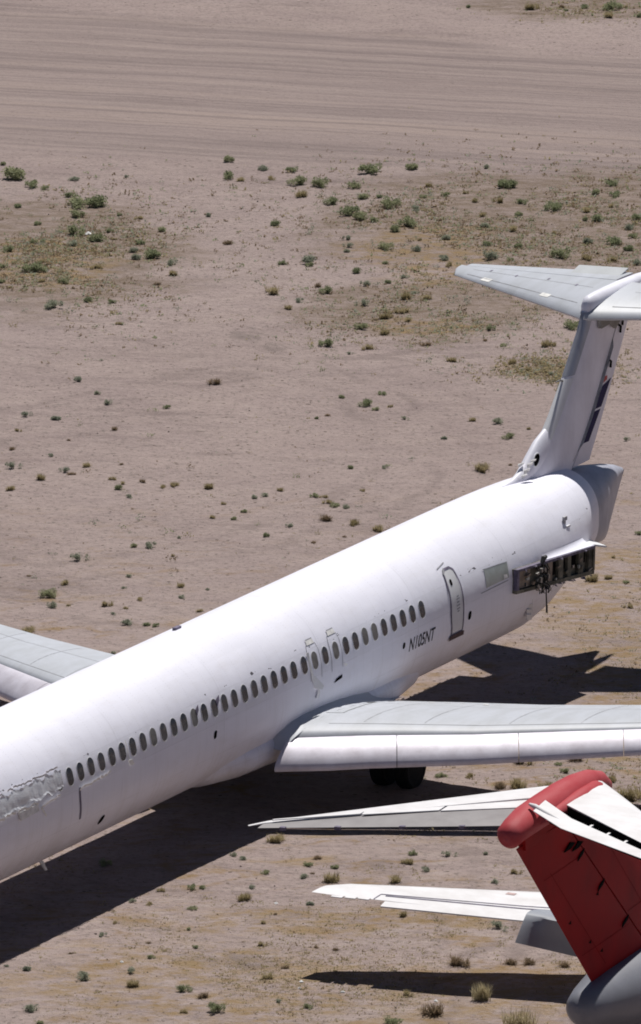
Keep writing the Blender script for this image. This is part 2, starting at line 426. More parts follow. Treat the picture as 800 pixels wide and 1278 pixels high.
# ================================================================== white airliner
JET = empty('retired_airliner', (1.033, 235.01, 0), PSI)
tag(JET, 'large white engineless airliner with cabin windows and N105NT on its side', 'airliner')
R0, ZC, LOW = 1.67, 3.373, .30
def cyl(x, z, off=0.0):
    """point on the port side of the parallel fuselage"""
    r = R0
    if z >= ZC: y = math.sqrt(max(0, r * r - (z - ZC) ** 2)); n = Vector((0, y, z - ZC))
    elif z > ZC - LOW: y = r; n = Vector((0, 1, 0))
    else: y = math.sqrt(max(0, r * r - (z - ZC + LOW) ** 2)); n = Vector((0, y, z - ZC + LOW))
    n.normalize()
    return P(x, y + n.y * off, z + n.z * off)
def ring(x, hw, top, bot, n=64, shear=0.):
    out = []; cu = top - hw * min(1, (top - bot) / (2 * hw + .001) * .95); hh = top - bot
    cu = top - min(hw, hh * .47); cl = bot + min(hw, hh * .47)
    for i in range(n):
        a = 2 * PI * (i + .5) / n; s, c = math.sin(a), math.cos(a)
        z = cu + (top - cu) * s if s >= 0 else cl + (cl - bot) * s
        out.append(P(x - shear * (top - z), hw * c, z))
    return out
secs = [(-27.9, .05, 2.75, 2.64), (-27.6, .38, 3.12, 2.25), (-27.0, .75, 3.48, 1.95), (-26.0, 1.14, 3.92, 1.70), (-25.2, 1.34, 4.40, 1.58),
        (-24.2, 1.51, 4.78, 1.48), (-23, 1.62, 4.98, 1.42), (-21.5, 1.67, 5.043, 1.403), (-14, 1.67, 5.043, 1.403), (-7, 1.67, 5.043, 1.403), (-3, 1.67, 5.043, 1.403), (0, 1.67, 5.043, 1.403), (4, 1.67, 5.043, 1.403), (5.4, 1.668, 5.040, 1.405),
        (6.6, 1.655, 5.028, 1.42), (7.6, 1.60, 5.01, 1.58), (8.6, 1.48, 4.975, 1.90), (9.4, 1.34, 4.93, 2.14), (10.0, 1.21, 4.88, 2.30), (10.45, 1.10, 4.83, 2.40), (10.6, 1.04, 4.79, 2.44)]
bm = bmesh.new(); loft(bm, [ring(*s) for s in secs])
FUS = mk('fuselage', bm, 'fus', JET, True)
fb = bvh_of(FUS)
# tail end, cone gone: a grey wedge with a cut-off, sloping rear edge
bm = bmesh.new()
loft(bm, [ring(10.35, 1.0, 4.74, 2.44), ring(11.0, .93, 4.68, 2.46, shear=.03), ring(11.9, .72, 4.58, 2.46, shear=.15), ring(12.8, .45, 4.42, 2.46, shear=.32), ring(13.4, .24, 4.27, 2.42, shear=.48), ring(13.86, .10, 4.10, 2.46, shear=.68)])
mk('tail_end', bm, 'tailgrey', JET, True)
bm = bmesh.new()
slab(bm, [P(13.80, .0, 4.06), P(13.89, 0, 4.04), P(12.78, 0, 2.50), P(12.68, 0, 2.50)], (0, 1, 0), .16)
mk('torn_edge', bm, 'sealant', JET)

# ---- windows
def rrect(w, h, r, n=6):
    out = []
    for cx, cz, a0 in ((w / 2 - r, h / 2 - r, 0), (-w / 2 + r, h / 2 - r, 90), (-w / 2 + r, -h / 2 + r, 180), (w / 2 - r, -h / 2 + r, 270)):
        for k in range(n + 1):
            a = math.radians(a0 + 90 * k / n); out.append((cx + r * math.cos(a), cz + r * math.sin(a)))
    return out
ZW = ZC + .369
xs = [-i * .483 for i in range(9)] + [-(8 * .483) - .483 * 1.0 - .03, -(9 * .483) - .483 - .07, -(10 * .483) - .483 - .11, -(11 * .483) - .483 - .15] + [-i * .483 - .176 for i in range(13, 37)]
def cell(x, w, h, r, off, mi, bm, zc=ZW, tilt=0):
    q = rrect(w, h, r); n = len(q); half = sorted([p for p in q if p[0] > 0], key=lambda p: p[1]); prev = None
    for u, v in half:
        cur = (bm.verts.new(cyl(x - u + tilt * v, zc + v, off)), bm.verts.new(cyl(x + u + tilt * v, zc + v, off)))
        if prev: bm.faces.new((prev[0], prev[1], cur[1], cur[0])).material_index = mi
        prev = cur
wrnd = random.Random(3)
for i, x in enumerate(xs):
    bm = bmesh.new()
    # surround ring, then a pane set into it
    a = [bm.verts.new(cyl(x + u, ZW + v, .004)) for u, v in rrect(.292, .442, .140)]
    b = [bm.verts.new(cyl(x + u, ZW + v, .009)) for u, v in rrect(.282, .432, .136)]
    c = [bm.verts.new(cyl(x + u, ZW + v, .009)) for u, v in rrect(.268, .418, .13)]
    d = [bm.verts.new(cyl(x + u, ZW + v, .003)) for u, v in rrect(.262, .412, .128)]
    n = len(a)
    for r1, r2_ in ((a, b), (b, c), (c, d)):
        for k in range(n): bm.faces.new((r1[k], r1[(k + 1) % n], r2_[(k + 1) % n], r2_[k]))
    W = mk('cabin_window', bm, 'white', JET)
    bm = bmesh.new(); cell(x, .264, .414, .129, .006, 0, bm)
    mk('pane', bm, 'glass2' if i in (9, 11) or wrnd.random() < .07 else 'glass', W)
# torn paint flap by three windows
for x, l in ((xs[21] + .10, .20), (xs[23] + .1, .17)):
    bm = bmesh.new(); slab(bm, [cyl(x, 3.90, .016), cyl(x + l, 3.98, .018), cyl(x + l * .8, 3.86, .018), cyl(x + .02, 3.76, .016)], cyl(x, 3.9, 1) - cyl(x, 3.9), .006); mk('peeled_sealant', bm, 'sealant', JET)

# ---- rear cabin door
door = [(1.50, 2.74), (1.42, 3.3), (1.42, 3.9), (1.50, 4.26), (1.62, 4.34), (1.88, 4.34), (2.00, 4.27), (2.06, 3.9), (2.08, 3.3), (2.06, 2.74)]
def strip(bm, pts, wd, off, closed=True, mi=0):
    """ribbon lying on the fuselage side; pts are (x, z)"""
    q = []
    pts = pts + [pts[0]] if closed else pts
    for a, b in zip(pts, pts[1:]):
        for k in range(6): q.append((a[0] + (b[0] - a[0]) * k / 6, a[1] + (b[1] - a[1]) * k / 6))
    q.append(pts[-1]); prev = None
    for i, p in enumerate(q):
        a, b = q[max(i - 1, 0)], q[min(i + 1, len(q) - 1)]
        tx, tz = b[0] - a[0], b[1] - a[1]; l = math.hypot(tx, tz) or 1; nx, nz = -tz / l * wd / 2, tx / l * wd / 2
        cur = (bm.verts.new(cyl(p[0] + nx, p[1] + nz, off)), bm.verts.new(cyl(p[0] - nx, p[1] - nz, off)))
        if prev: bm.faces.new((prev[0], cur[0], cur[1], prev[1])).material_index = mi
        prev = cur
def patch(bm, pts, off, mi=0, nu=6, nv=10):
    """four-corner skin patch (x, z): bl, br, tr, tl"""
    bl, br, tr, tl = pts; grid = []
    for j in range(nv + 1):
        t = j / nv; row = []
        for i in range(nu + 1):
            s = i / nu
            x = (bl[0] * (1 - s) + br[0] * s) * (1 - t) + (tl[0] * (1 - s) + tr[0] * s) * t
            z = (bl[1] * (1 - s) + br[1] * s) * (1 - t) + (tl[1] * (1 - s) + tr[1] * s) * t
            o = off(x, z) if callable(off) else off
            row.append(bm.verts.new(cyl(x, z, o)))
        grid.append(row)
    for j in range(nv):
        for i in range(nu): bm.faces.new((grid[j][i], grid[j][i + 1], grid[j + 1][i + 1], grid[j + 1][i])).material_index = mi
bm = bmesh.new(); patch(bm, [(1.47, 2.78), (2.07, 2.78), (2.00, 4.30), (1.50, 4.30)], .010)
DOOR = mk('cabin_door', bm, 'white', JET, True)
bm = bmesh.new(); strip(bm, door, .050, .016); mk('door_seal', bm, 'sealant', DOOR)
bm = bmesh.new(); patch(bm, [(1.38, 2.62), (2.16, 2.62), (2.13, 2.74), (1.40, 2.74)], .03); mk('door_sill', bm, 'sill', DOOR)
bm = bmesh.new(); cell(1.66, .10, .15, .045, .018, 0, bm, 4.03); mk('porthole', bm, 'dark', DOOR)
bm = bmesh.new()
for z, wd in ((3.66, .10), (3.60, .16), (3.52, .12), (3.44, .18), (3.36, .16), (3.29, .10)):
    strip(bm, [(1.80 - wd / 2, z), (1.80 + wd / 2, z + .012)], .028, .018, False)
mk('door_handle', bm, 'seam', DOOR)
bm = bmesh.new(); strip(bm, [(1.34, 4.40), (1.80, 4.47)], .022, .01, False); strip(bm, [(1.48, 4.245), (1.60, 4.36)], .06, .02, False); mk('rain_gutter', bm, 'seam', DOOR)

# ---- registration
cu = bpy.data.curves.new('registration_text', 'FONT'); cu.body = 'N105NT'; cu.size = .42; cu.offset = .006; cu.resolution_u = 4
to = bpy.data.objects.new('registration_text', cu); COL.objects.link(to)
dg = bpy.context.evaluated_depsgraph_get(); me = bpy.data.meshes.new_from_object(to.evaluated_get(dg))
bpy.data.objects.remove(to)
us = [v.co.x for v in me.vertices]; u0, u1 = min(us), max(us); h1 = max(v.co.y for v in me.vertices)
bm = bmesh.new(); bm.from_mesh(me)
for v in bm.verts:
    u = (v.co.x - u0) / (u1 - u0); h = v.co.y / h1
    v.co = cyl(-.74 + u * 1.30 + h * .075, 2.865 + h * .31, .006)
REG = mk('registration_lettering', bm, 'ink', JET, recalc=False)

# ---- oval ports along the side
for x, z, w_, h_ in ((-10.36, 3.11, .13, .19), (-15.4, 2.28, .20, .22), (-1.0, 3.07, .12, .15), (2.42, 3.04, .15, .21)):
    bm = bmesh.new(); cell(x, w_, h_, w_ * .45, .006, 0, bm, z, .25); mk('drain_port', bm, 'dark', JET)
# ---- bare panel behind the door
bm = bmesh.new(); patch(bm, [(3.30, 3.53), (4.50, 3.53), (4.52, 3.90), (3.34, 3.98)], .008); PAN = mk('bare_skin_panel', bm, 'green', JET, True)
bm = bmesh.new(); strip(bm, [(3.28, 3.98), (4.52, 3.91)], .02, .012, False); strip(bm, [(3.0, 3.46), (4.45, 3.47)], .018, .008, False); mk('panel_edge', bm, 'seam', PAN)
bm = bmesh.new(); patch(bm, [(4.20, 3.55), (4.42, 3.55), (4.40, 3.63), (4.22, 3.66)], .02); mk('loose_bracket', bm, 'tape', PAN)
# ---- two overwing exits
for k, xc in enumerate((xs[11], xs[9])):
    bm = bmesh.new(); patch(bm, [(xc - .25, 3.30), (xc + .25, 3.30), (xc + .24, 4.10), (xc - .24, 4.10)], .002, nu=2)
    E = mk('overwing_exit', bm, 'fus', JET, True)
    bm = bmesh.new(); strip(bm, [(xc - .27, 3.28), (xc - .27, 3.95), (xc - .22, 4.12), (xc + .22, 4.12), (xc + .27, 3.95), (xc + .27, 3.28)], .017, .005, False); mk('exit_seal', bm, 'seam', E)
    bm = bmesh.new(); patch(bm, [(xc - .17, 4.12), (xc + .19, 4.12), (xc + .17, 4.22), (xc - .15, 4.22)], .012); mk('exit_handle', bm, 'tape', E)
    bm = bmesh.new(); strip(bm, [(xc - .16, 4.235), (xc + .16, 4.235)], .022, .016, False); mk('exit_handle_slot', bm, 'seam', E)
bm = bmesh.new()
xc = xs[11]
slab(bm, [cyl(xc - .30, 3.44, .02), cyl(xc - .14, 3.40, .04), cyl(xc + .16, 3.10, .12), cyl(xc + .10, 3.02, .10), cyl(xc - .14, 3.10, .03)], cyl(xc, 3.3, 1) - cyl(xc, 3.3), .015)
slab(bm, [cyl(xc + .02, 3.06, .05), cyl(xc + .08, 2.98, .06), cyl(xc + .10, 2.80, .03), cyl(xc - .04, 2.82, .03)], cyl(xc, 3., 1) - cyl(xc, 3.), .015)
mk('hanging_flap', bm, 'foil', JET)
bm = bmesh.new()
slab(bm, [cyl(xc - .33, 3.98, .02), cyl(xc - .24, 3.98, .03), cyl(xc - .20, 3.42, .03), cyl(xc - .28, 3.42, .02)], cyl(xc, 3.7, 1) - cyl(xc, 3.7), .012)
slab(bm, [cyl(xs[9] + .30, 3.36, .02), cyl(xs[9] + .42, 3.33, .05), cyl(xs[9] + .38, 3.27, .03)], cyl(xc, 3.4, 1) - cyl(xc, 3.4), .02)
mk('torn_tape', bm, 'tape', JET)
bm = bmesh.new(); patch(bm, [(xs[9] - .18, 2.98), (xs[9] + .22, 3.02), (xs[9] + .24, 3.10), (xs[9] - .06, 3.06)], .012); mk('open_vent_slot', bm, 'dark', JET)

# ---- silver masking over the forward windows, with its loose tape
bm = bmesh.new(); rr = random.Random(5)
nx = 64
for j in range(8): pass
grid = []
for i in range(nx + 1):
    x = -17.45 - i * .085; row = []
    ztop = 3.99 + .03 * math.sin(i * 1.1) + rr.uniform(-.03, .03); zbot = 3.58 + .03 * math.sin(i * .8) + rr.uniform(-.035, .035)
    if i < 2: ztop -= .02
    for j in range(9):
        z = zbot + (ztop - zbot) * j / 8
        e = .014 + .035 * abs(mnoise.noise(Vector((x * 1.5, z * 2.2, 1)))) + .008 * mnoise.noise(Vector((x * 6, z * 6, 4))) + (.025 if j in (0, 8) else 0) * rr.random()
        row.append(bm.verts.new(cyl(x, z, max(.008, e))))
    grid.append(row)
for a, b in zip(grid, grid[1:]):
    for j in range(8): bm.faces.new((a[j], a[j + 1], b[j + 1], b[j]))
FOIL = mk('masking_foil', bm, 'foil', JET, False)
bm = bmesh.new()
def curl(pts, wd, lift):
    q = []
    for i, (x, z) in enumerate(pts): q.append((x, z, .012 + lift * abs(math.sin(i * 1.7))))
    prev = None
    for x, z, o in q:
        cur = (bm.verts.new(cyl(x, z + wd / 2, o + .02)), bm.verts.new(cyl(x, z - wd / 2, o)))
        if prev: bm.faces.new((prev[0], cur[0], cur[1], prev[1]))
        prev = cur
def run(x0, z0, x1, z1, n, amp):
    return [(x0 + (x1 - x0) * i / n, z0 + (z1 - z0) * i / n + rr.uniform(-amp, amp)) for i in range(n + 1)]
curl(run(-16.75, 3.37, -15.35, 3.44, 16, .03), .05, .03)
curl(run(-17.6, 3.47, -18.55, 3.38, 12, .02), .04, .04)
curl(run(-18.6, 3.52, -19.6, 3.56, 10, .04), .05, .05)
curl(run(-18.5, 3.36, -18.3, 3.12, 6, .01), .06, .03)
curl(run(-19.6, 3.55, -21.5, 3.48, 16, .04), .05, .05)
curl(run(-17.5, 4.04, -19.8, 4.05, 30, .025), .035, .03)
curl(run(-20.0, 4.04, -22.4, 4.03, 30, .03), .035, .03)
mk('loose_tape', bm, 'tape', FOIL)
bm = bmesh.new(); strip(bm, [(-16.72, 3.40), (-16.70, 3.1), (-16.62, 2.62)], .07, .01, False); mk('tape_residue', bm, 'sealant', FOIL)
bm = bmesh.new(); slab(bm, [cyl(-19.55, 3.5, .03), cyl(-18.7, 3.5, .05), cyl(-18.65, 3.34, .06), cyl(-19.45, 3.30, .04)], cyl(0, 3.4, 1) - cyl(0, 3.4), .01); mk('loose_foil_flap', bm, 'tape', FOIL)
xw = xs[30]
bm = bmesh.new(); strip(bm, [(xw + .20, 3.96), (xw + .19, 3.60), (xw + .25, 3.45)], .04, .02, False); slab(bm, [cyl(xw + .18, 3.5, .02), cyl(xw + .30, 3.5, .05), cyl(xw + .40, 3.36, .05), cyl(xw + .26, 3.36, .02)], cyl(0, 3.5, 1) - cyl(0, 3.5), .01)
mk('torn_tape', bm, 'tape', JET)
# small antenna and vents on the crown, drain mast under the belly
bm = bmesh.new(); box(bm, P(-8.6, -.35, 5.03), (.26, .10, .08)); mk('crown_vent', bm, 'sealant', JET)
bm = bmesh.new(); slab(bm, [P(-16.75, .6, 1.50), P(-16.60, .6, 1.48), P(-16.48, .64, 1.24), P(-16.56, .64, 1.24)], (0, 1, 0), .04); mk('drain_mast', bm, 'tape', JET)
bm = bmesh.new()
h = fb.ray_cast(P(8.0, 4, 4.16), Vector((0, 1, 0)))[0]
box(bm, h + Vector((0, -.03, .06)), (.16, .06, .10)); box(bm, h + Vector((.10, -.04, -.16)), (.20, .10, .05), mi=1); box(bm, h + Vector((-.02, -.02, -.04)), (.12, .04, .14))
mk('side_scoop', bm, ['seam', 'white'], JET)

# ---- wings
LS = [((-7.35, .6, 2.10), (-.55, .6, 1.55), .13), ((-7.0, 1.45, 2.12), (-.85, 1.45, 1.60), .125), ((-5.93, 3.3, 2.18), (-1.05, 3.3, 1.86), .12), ((-4.72, 5.5, 2.20), (-.95, 5.5, 2.06), .115), ((-2.66, 9.0, 2.30), (.05, 9.0, 2.27), .11), ((1.55, 16.0, 2.66), (2.65, 16.0, 2.66), .11), ((2.0, 16.4, 2.70), (2.75, 16.4, 2.70), .08)]
RS = [((x1, -y, z1 - .065 * max(0, y - 0)), (x2, -y, z2 - .065 * max(0, y - 0)), t) for (x1, y, z1), (x2, _, z2), t in LS]
def build_wing(secs, sgn):
    bm = bmesh.new(); wing_loft(bm, secs, 16)
    W = mk('wing', bm, 'wing', JET, True); b = bvh_of(W)
    for f in W.data.polygons:
        if len(f.vertices) > 4: f.use_smooth = False
    def at(y, k):       # leading edge point at span y, k of the chord
        yy = abs(y)
        for (l0, t0, _), (l1, t1, _) in zip(secs, secs[1:]):
            if abs(l0[1]) <= yy <= abs(l1[1]):
                s = (yy - abs(l0[1])) / (abs(l1[1]) - abs(l0[1])); l = Vector(l0).lerp(Vector(l1), s); t = Vector(t0).lerp(Vector(t1), s)
                return l + (t - l) * k
    spans = [(1.75, 3.93), (3.945, 6.45), (6.465, 8.6), (8.615, 12.0), (12.015, 16.0)]
    for si, (a, b_) in enumerate(spans):
        bm = bmesh.new(); rings = []
        n = 8
        for k in range(n + 1):
            y = a + (b_ - a) * k / n
            le = at(y, 0); sc = 1.0 - .034 * (y - 1.7)
            cut = (1 - k / n) ** 2 * .0
            # shell section: back edge over the wing nose, curving forward and down, then a thin inner face
            prof = [(-.01, .055), (-.14, .035), (-.31, -.045), (-.49, -.15), (-.65, -.28), (-.77, -.41), (-.82, -.52), (-.80, -.59), (-.74, -.58), (-.62, -.44), (-.42, -.25), (-.22, -.10), (-.06, .01), (-.01, .035)]
            off = 0
            if si == 0: off = -.30 * (1 - k / n) if False else 0
            ring_ = []
            for (dx, dz) in prof:
                pf = min(1, k / 3) if si == 0 else 1
                yy = y - dx * sc * .48 * pf
                q = Vector((le.x + dx * sc * (1 - .12 * pf) - .01, yy * sgn, le.z + dz * sc))
                ring_.append(P(*q))
            rings.append(ring_)
        loft(bm, rings)
        sl = mk('slat', bm, 'slat', W, True)
        if si == 0:
            pass
    # walkway line on the upper skin
    bm = bmesh.new()
    L = [(-5.63, .95), (-5.25, 1.75), (-5.05, 2.2), (-4.2, 2.15), (-2.9, 1.95), (-2.0, 2.1), (-1.5, 2.5)] if sgn > 0 else [(-5.2, 1.7), (-4.6, 2.4), (-3.2, 2.2), (-1.6, 2.6)]
    drape(bm, b, [P(x, y * sgn, 2.5) for x, y in L], .03, .006)
    mk('walkway_line', bm, 'line', W)
    # fasteners and small filler caps
    bm = bmesh.new()
    for (x, y) in ((-2.3, 3.1), (-2.05, 3.4), (-1.95, 3.75), (-1.9, 4.35), (-2.15, 4.5)):
        p = P(x, y * sgn, 2.5); drape(bm, b, [p, p + Vector((.10, 0, 0))], .16, .008)
    mk('filler_cap', bm, 'tape', W)
    bm = bmesh.new()
    for (x, y) in ((-5.0, 1.72), (-4.3, 1.75), (-3.2, 1.85), (-2.35, 1.95)):
        p = P(x, y * sgn, 2.5); drape(bm, b, [p, p + Vector((.30, -.06 * sgn, 0))], .09, .008)
    mk('open_fastener_slot', bm, 'dark', W)
    # spanwise panel joints
    bm = bmesh.new()
    for k in (.10, .60):
        q = [at(y, k) for y in (2.3, 5.5, 9, 12, 15.8)]
        drape(bm, b, [P(p.x, p.y * (1 if p.y * sgn > 0 else 1), 3) for p in q], .016, .005, step=.5)
    for y in (3.0, 4.3, 6.1, 7.6, 9.6, 12.0):
        q0, q1 = at(y, .12), at(y, .93); drape(bm, b, [P(q0.x, q0.y, 3), P(q1.x, q1.y, 3)], .014, .005, step=.2)
    mk('panel_joint', bm, 'seam', W)
    return W
WL = build_wing(LS, 1)
WR = build_wing(RS, -1)
# wing root fillets
for sgn, secs_ in ((1, LS),):
    bm = bmesh.new(); rings = []
    pts = [(-7.25, 2.05), (-7.0, 2.30), (-6.5, 2.40), (-5.7, 2.44), (-4.9, 2.43), (-4.1, 2.39), (-3.3, 2.31), (-2.5, 2.19), (-1.67, 2.02), (-.85, 1.80), (-.3, 1.62)]
    wb = bvh_of(WL)
    for x, z in pts:
        yf = abs(cyl(x, z).y); r = []
        for k in range(6):
            a = k / 5; yy = yf - .03 + .42 * a; zz = z + .02 - .0 * a
            h = wb.ray_cast(P(x + .05 * a, yy, 5), Vector((0, 0, -1)))[0]
            zt = h.z + .004 if h else z - .1
            zz = zt + (z + .10 - zt) * (1 - a) ** 2 if h else zt + .1 * (1 - a) ** 2
            r.append(P(x + .05 * a, yy, zz))
        rings.append(r)
    loft(bm, rings, (False, False), False)
    mk('wing_root_fairing', bm, 'wing', JET, True)

bm = bmesh.new(); loft(bm, [ring(x, hw, 2.6, zb, 40) for x, hw, zb in ((-10.4, 1.0, 1.6), (-9.4, 1.3, 1.38), (-8.2, 1.46, 1.26), (-6, 1.55, 1.20), (-3, 1.55, 1.20), (-1, 1.5, 1.24), (.4, 1.3, 1.36), (1.4, 1.0, 1.6))]); mk('belly_fairing', bm, 'fus', JET, True)
# ---- main landing gear
for sgn in (1, -1):
    bm = bmesh.new(); zt = 2.0
    tube(bm, [(-2.6, -2.36 * sgn, zt), (-2.6, -2.36 * sgn, .6)], [.13, .10], 12); tube(bm, [(-2.6, -1.95 * sgn, .56), (-2.6, -2.78 * sgn, .56)], .09, 12)
    tube(bm, [(-2.6, -2.36 * sgn, 1.0), (-3.6, -1.6 * sgn, 1.9)], .06)
    G = mk('landing_gear', bm, 'hub', JET, True)
    for dy in (-.34, .34):
        bm = bmesh.new(); rings = []
        for (yy, r_) in ((-.17, .36), (-.19, .48), (-.15, .54), (-.06, .56), (.06, .56), (.15, .54), (.19, .48), (.17, .36)):
            rings.append([Vector((-2.6 + r_ * math.cos(2 * PI * k / 28), -2.36 * sgn + dy + yy, .56 + r_ * math.sin(2 * PI * k / 28))) for k in range(28)])
        loft(bm, rings); Wh = mk('wheel', bm, 'tyre', G, True)
# nose gear, short and ahead of the picture
bm = bmesh.new(); tube(bm, [(-24.6, 0, 1.6), (-24.6, 0, .35)], .08, 10); G = mk('landing_gear', bm, 'hub', JET, True)
for dy in (-.2, .2):
    bm = bmesh.new()
    loft(bm, [[Vector((-24.6 + r_ * math.cos(2 * PI * k / 24), dy + yy, .33 + r_ * math.sin(2 * PI * k / 24))) for k in range(24)] for yy, r_ in ((-.08, .2), (-.09, .29), (-.04, .33), (.04, .33), (.09, .29), (.08, .2))]); mk('wheel', bm, 'tyre', G, True)

# ---- tail fin
FS = [((8.0, 0, 4.80), (12.0, 0, 4.60), .10), ((8.65, 0, 5.22), (12.45, 0, 5.22), .115), ((9.6, 0, 5.95), (12.95, 0, 5.95), .12), ((10.7, 0, 7.2), (13.75, 0, 7.2), .12), ((11.45, 0, 8.15), (14.35, 0, 8.15), .125), ((11.72, 0, 8.62), (14.75, 0, 8.62), .125)]
bm = bmesh.new(); wing_loft(bm, FS, 14, x1=.70, vertical=True); FIN = mk('tail_fin', bm, 'fin', JET, True)
bm = bmesh.new()
def fin_at(z):
    for (l0, t0, k0), (l1, t1, k1) in zip(FS, FS[1:]):
        if l0[2] <= z <= l1[2] + 1e-6:
            s = (z - l0[2]) / (l1[2] - l0[2]); return Vector(l0).lerp(Vector(l1), s), Vector(t0).lerp(Vector(t1), s), k0 + (k1 - k0) * s
def fsec(z): return fin_at(z)
bm = bmesh.new(); wing_loft(bm, [fsec(z) for z in (4.86, 5.22, 5.95, 7.2, 8.1)], 14, x0=.715, vertical=True); RUD = mk('rudder', bm, 'fin', JET, True)
ft = bvh_of(RUD); ff = bvh_of(FIN)
def on_side(bv, x, z, off=.006):
    h = bv.ray_cast(P(x, 2, z), Vector((0, 1, 0)));
    return h[0] + Vector((0, -off, 0)) if h[0] else P(x, .2, z)
def side_patch(name, mat, quad, parent, bv, nu=4, nv=8, off=.006):
    bm = bmesh.new(); bl, br, tr, tl = quad; gr = []
    for j in range(nv + 1):
        t = j / nv; row = []
        for i in range(nu + 1):
            s = i / nu
            x = (bl[0] * (1 - s) + br[0] * s) * (1 - t) + (tl[0] * (1 - s) + tr[0] * s) * t
            z = (bl[1] * (1 - s) + br[1] * s) * (1 - t) + (tl[1] * (1 - s) + tr[1] * s) * t
            row.append(bm.verts.new(on_side(bv, x, z, off)))
        gr.append(row)
    for j in range(nv):
        for i in range(nu): bm.faces.new((gr[j][i], gr[j][i + 1], gr[j + 1][i + 1], gr[j + 1][i]))
    return mk(name, bm, mat, parent)
def te(z): l, t, k = fin_at(z); return t.x
def hx(z): l, t, k = fin_at(z); return l.x + (t.x - l.x) * .725
side_patch('painted_emblem', 'navy', [(hx(5.25) + .02, 5.25), (hx(5.25) + .46, 5.22), (hx(5.95) + .55, 5.92), (hx(5.95) + .02, 5.95)], RUD, ft)
side_patch('painted_emblem', 'navy', [(hx(6.0) + .04, 6.0), (hx(6.0) + .56, 5.97), (te(6.52) - .10, 6.60), (hx(6.45) + .24, 6.52)], RUD, ft)
side_patch('painted_emblem', 'redp', [(hx(6.56) + .18, 6.58), (hx(6.6) + .42, 6.62), (hx(6.7) + .36, 6.72), (hx(6.68) + .20, 6.74)], RUD, ft)
for z in (7.05, 7.85, 8.02):
    bm = bmesh.new(); a = on_side(ft, hx(z) + .20, z, .02); tube(bm, [a + Vector((-.10, 0, .10)), a + Vector((.02, -.02, .02)), a + Vector((.03, 0, -.14))], .03, 6); mk('rudder_hinge', bm, 'dark', RUD)
bm = bmesh.new()   # hinge gap line
for z0, z1 in ((4.9, 8.05),):
    zz = [z0 + (z1 - z0) * i / 16 for i in range(17)]; prev = None
    for z in zz:
        x = fin_at(z)[0].x * (1 - .705) + fin_at(z)[1].x * .705
        a, b_ = on_side(ff, x - .06, z, .004), on_side(ff, x - .015, z, .004)
        cur = (bm.verts.new(a), bm.verts.new(b_))
        if prev: bm.faces.new((prev[0], cur[0], cur[1], prev[1]))
        prev = cur
mk('hinge_seam', bm, 'seam', FIN)
# bare metal leading edge boot along the upper half
bm = bmesh.new()
def boot(zs, k):
    rings = []
    for z in zs:
        l, t, tk = fin_at(z); c = (t - l).x; r = []
        for x in (.10, .06, .03, .01, 0, .01, .03, .06, .10):
            pass
        xs_ = [.10, .06, .03, .012, .003, 0]
        th = lambda x: 5 * tk * (.2969 * math.sqrt(x) - .126 * x - .3516 * x * x + .2843 * x ** 3 - .1015 * x ** 4) + .0012
        for x in xs_: r.append(P(l.x + x * c - .006, th(x) * c + .006, z))
        for x in xs_[::-1][1:]: r.append(P(l.x + x * c - .006, -th(x) * c - .006, z))
        rings.append(r)
    return rings
loft(bm, boot([7.15, 7.6, 8.15, 8.6], .1), (False, False), False); mk('leading_edge_boot', bm, 'boot', FIN, True)
bm = bmesh.new(); loft(bm, boot([5.75, 6.3, 7.1], .1), (False, False), False); mk('leading_edge_boot', bm, 'white', FIN, True)
# dorsal fillet at the root of the fin, its nose broken open
bm = bmesh.new(); rings = []
for (x, hw, zt, zb) in ((7.35, .03, 5.03, 4.9), (7.8, .09, 5.08, 4.85), (8.2, .13, 5.20, 4.85), (8.5, .16, 5.38, 4.85), (8.8, .18, 5.60, 4.85), (9.15, .19, 5.84, 4.85), (9.6, .185, 6.02, 4.85), (10.2, .15, 6.2, 4.85)):
    rings.append([P(x, hw * math.cos(2 * PI * i / 24), (zt + zb) / 2 + (zt - zb) / 2 * math.sin(2 * PI * i / 24)) for i in range(24)])
loft(bm, rings); AI = mk('dorsal_fillet', bm, 'fin', FIN, True); ab = bvh_of(AI)
def on_dorsal(x, z, off): 
    h = ab.ray_cast(P(x, 2, z), Vector((0, 1, 0))); return h[0] + Vector((0, -off, 0)) if h[0] else P(x, .15 + off, z)
bm = bmesh.new(); q = [on_dorsal(8.84 + .11 * math.cos(2 * PI * i / 24) + .08 * math.sin(2 * PI * i / 24), 5.40 + .14 * math.sin(2 * PI * i / 24), .02) for i in range(24)]; bm.faces.new([bm.verts.new(p) for p in q]); mk('open_duct', bm, 'dark', AI)
bm = bmesh.new(); tube(bm, [on_dorsal(8.84 + .125 * math.cos(2 * PI * i / 24) + .09 * math.sin(2 * PI * i / 24), 5.40 + .155 * math.sin(2 * PI * i / 24),   .012) for i in range(25)], .014, 6); mk('duct_lip', bm, 'white', AI, True)
bm = bmesh.new()
for (x, y, z, s) in ((8.20, .16, 5.16, .16), (8.36, .17, 5.30, .14), (8.08, .16, 5.08, .12), (8.50, .2, 5.40, .10), (8.3, -.05, 5.30, .12)):
    slab(bm, [P(x, y, z), P(x + s, y + .06, z + s * .5), P(x + s * .7, y + .1, z + s), P(x - .04, y, z + s * .7)], (.2, .6, .3), .02)
mk('broken_fairing', bm, 'tape', FIN)
bm = bmesh.new(); tube(bm, [P(10.6, 0, 7.05), P(10.42, 0, 7.10), P(10.20, 0, 7.10)], [.03, .025, .015], 6); mk('pitot_probe', bm, 'fitting', FIN)

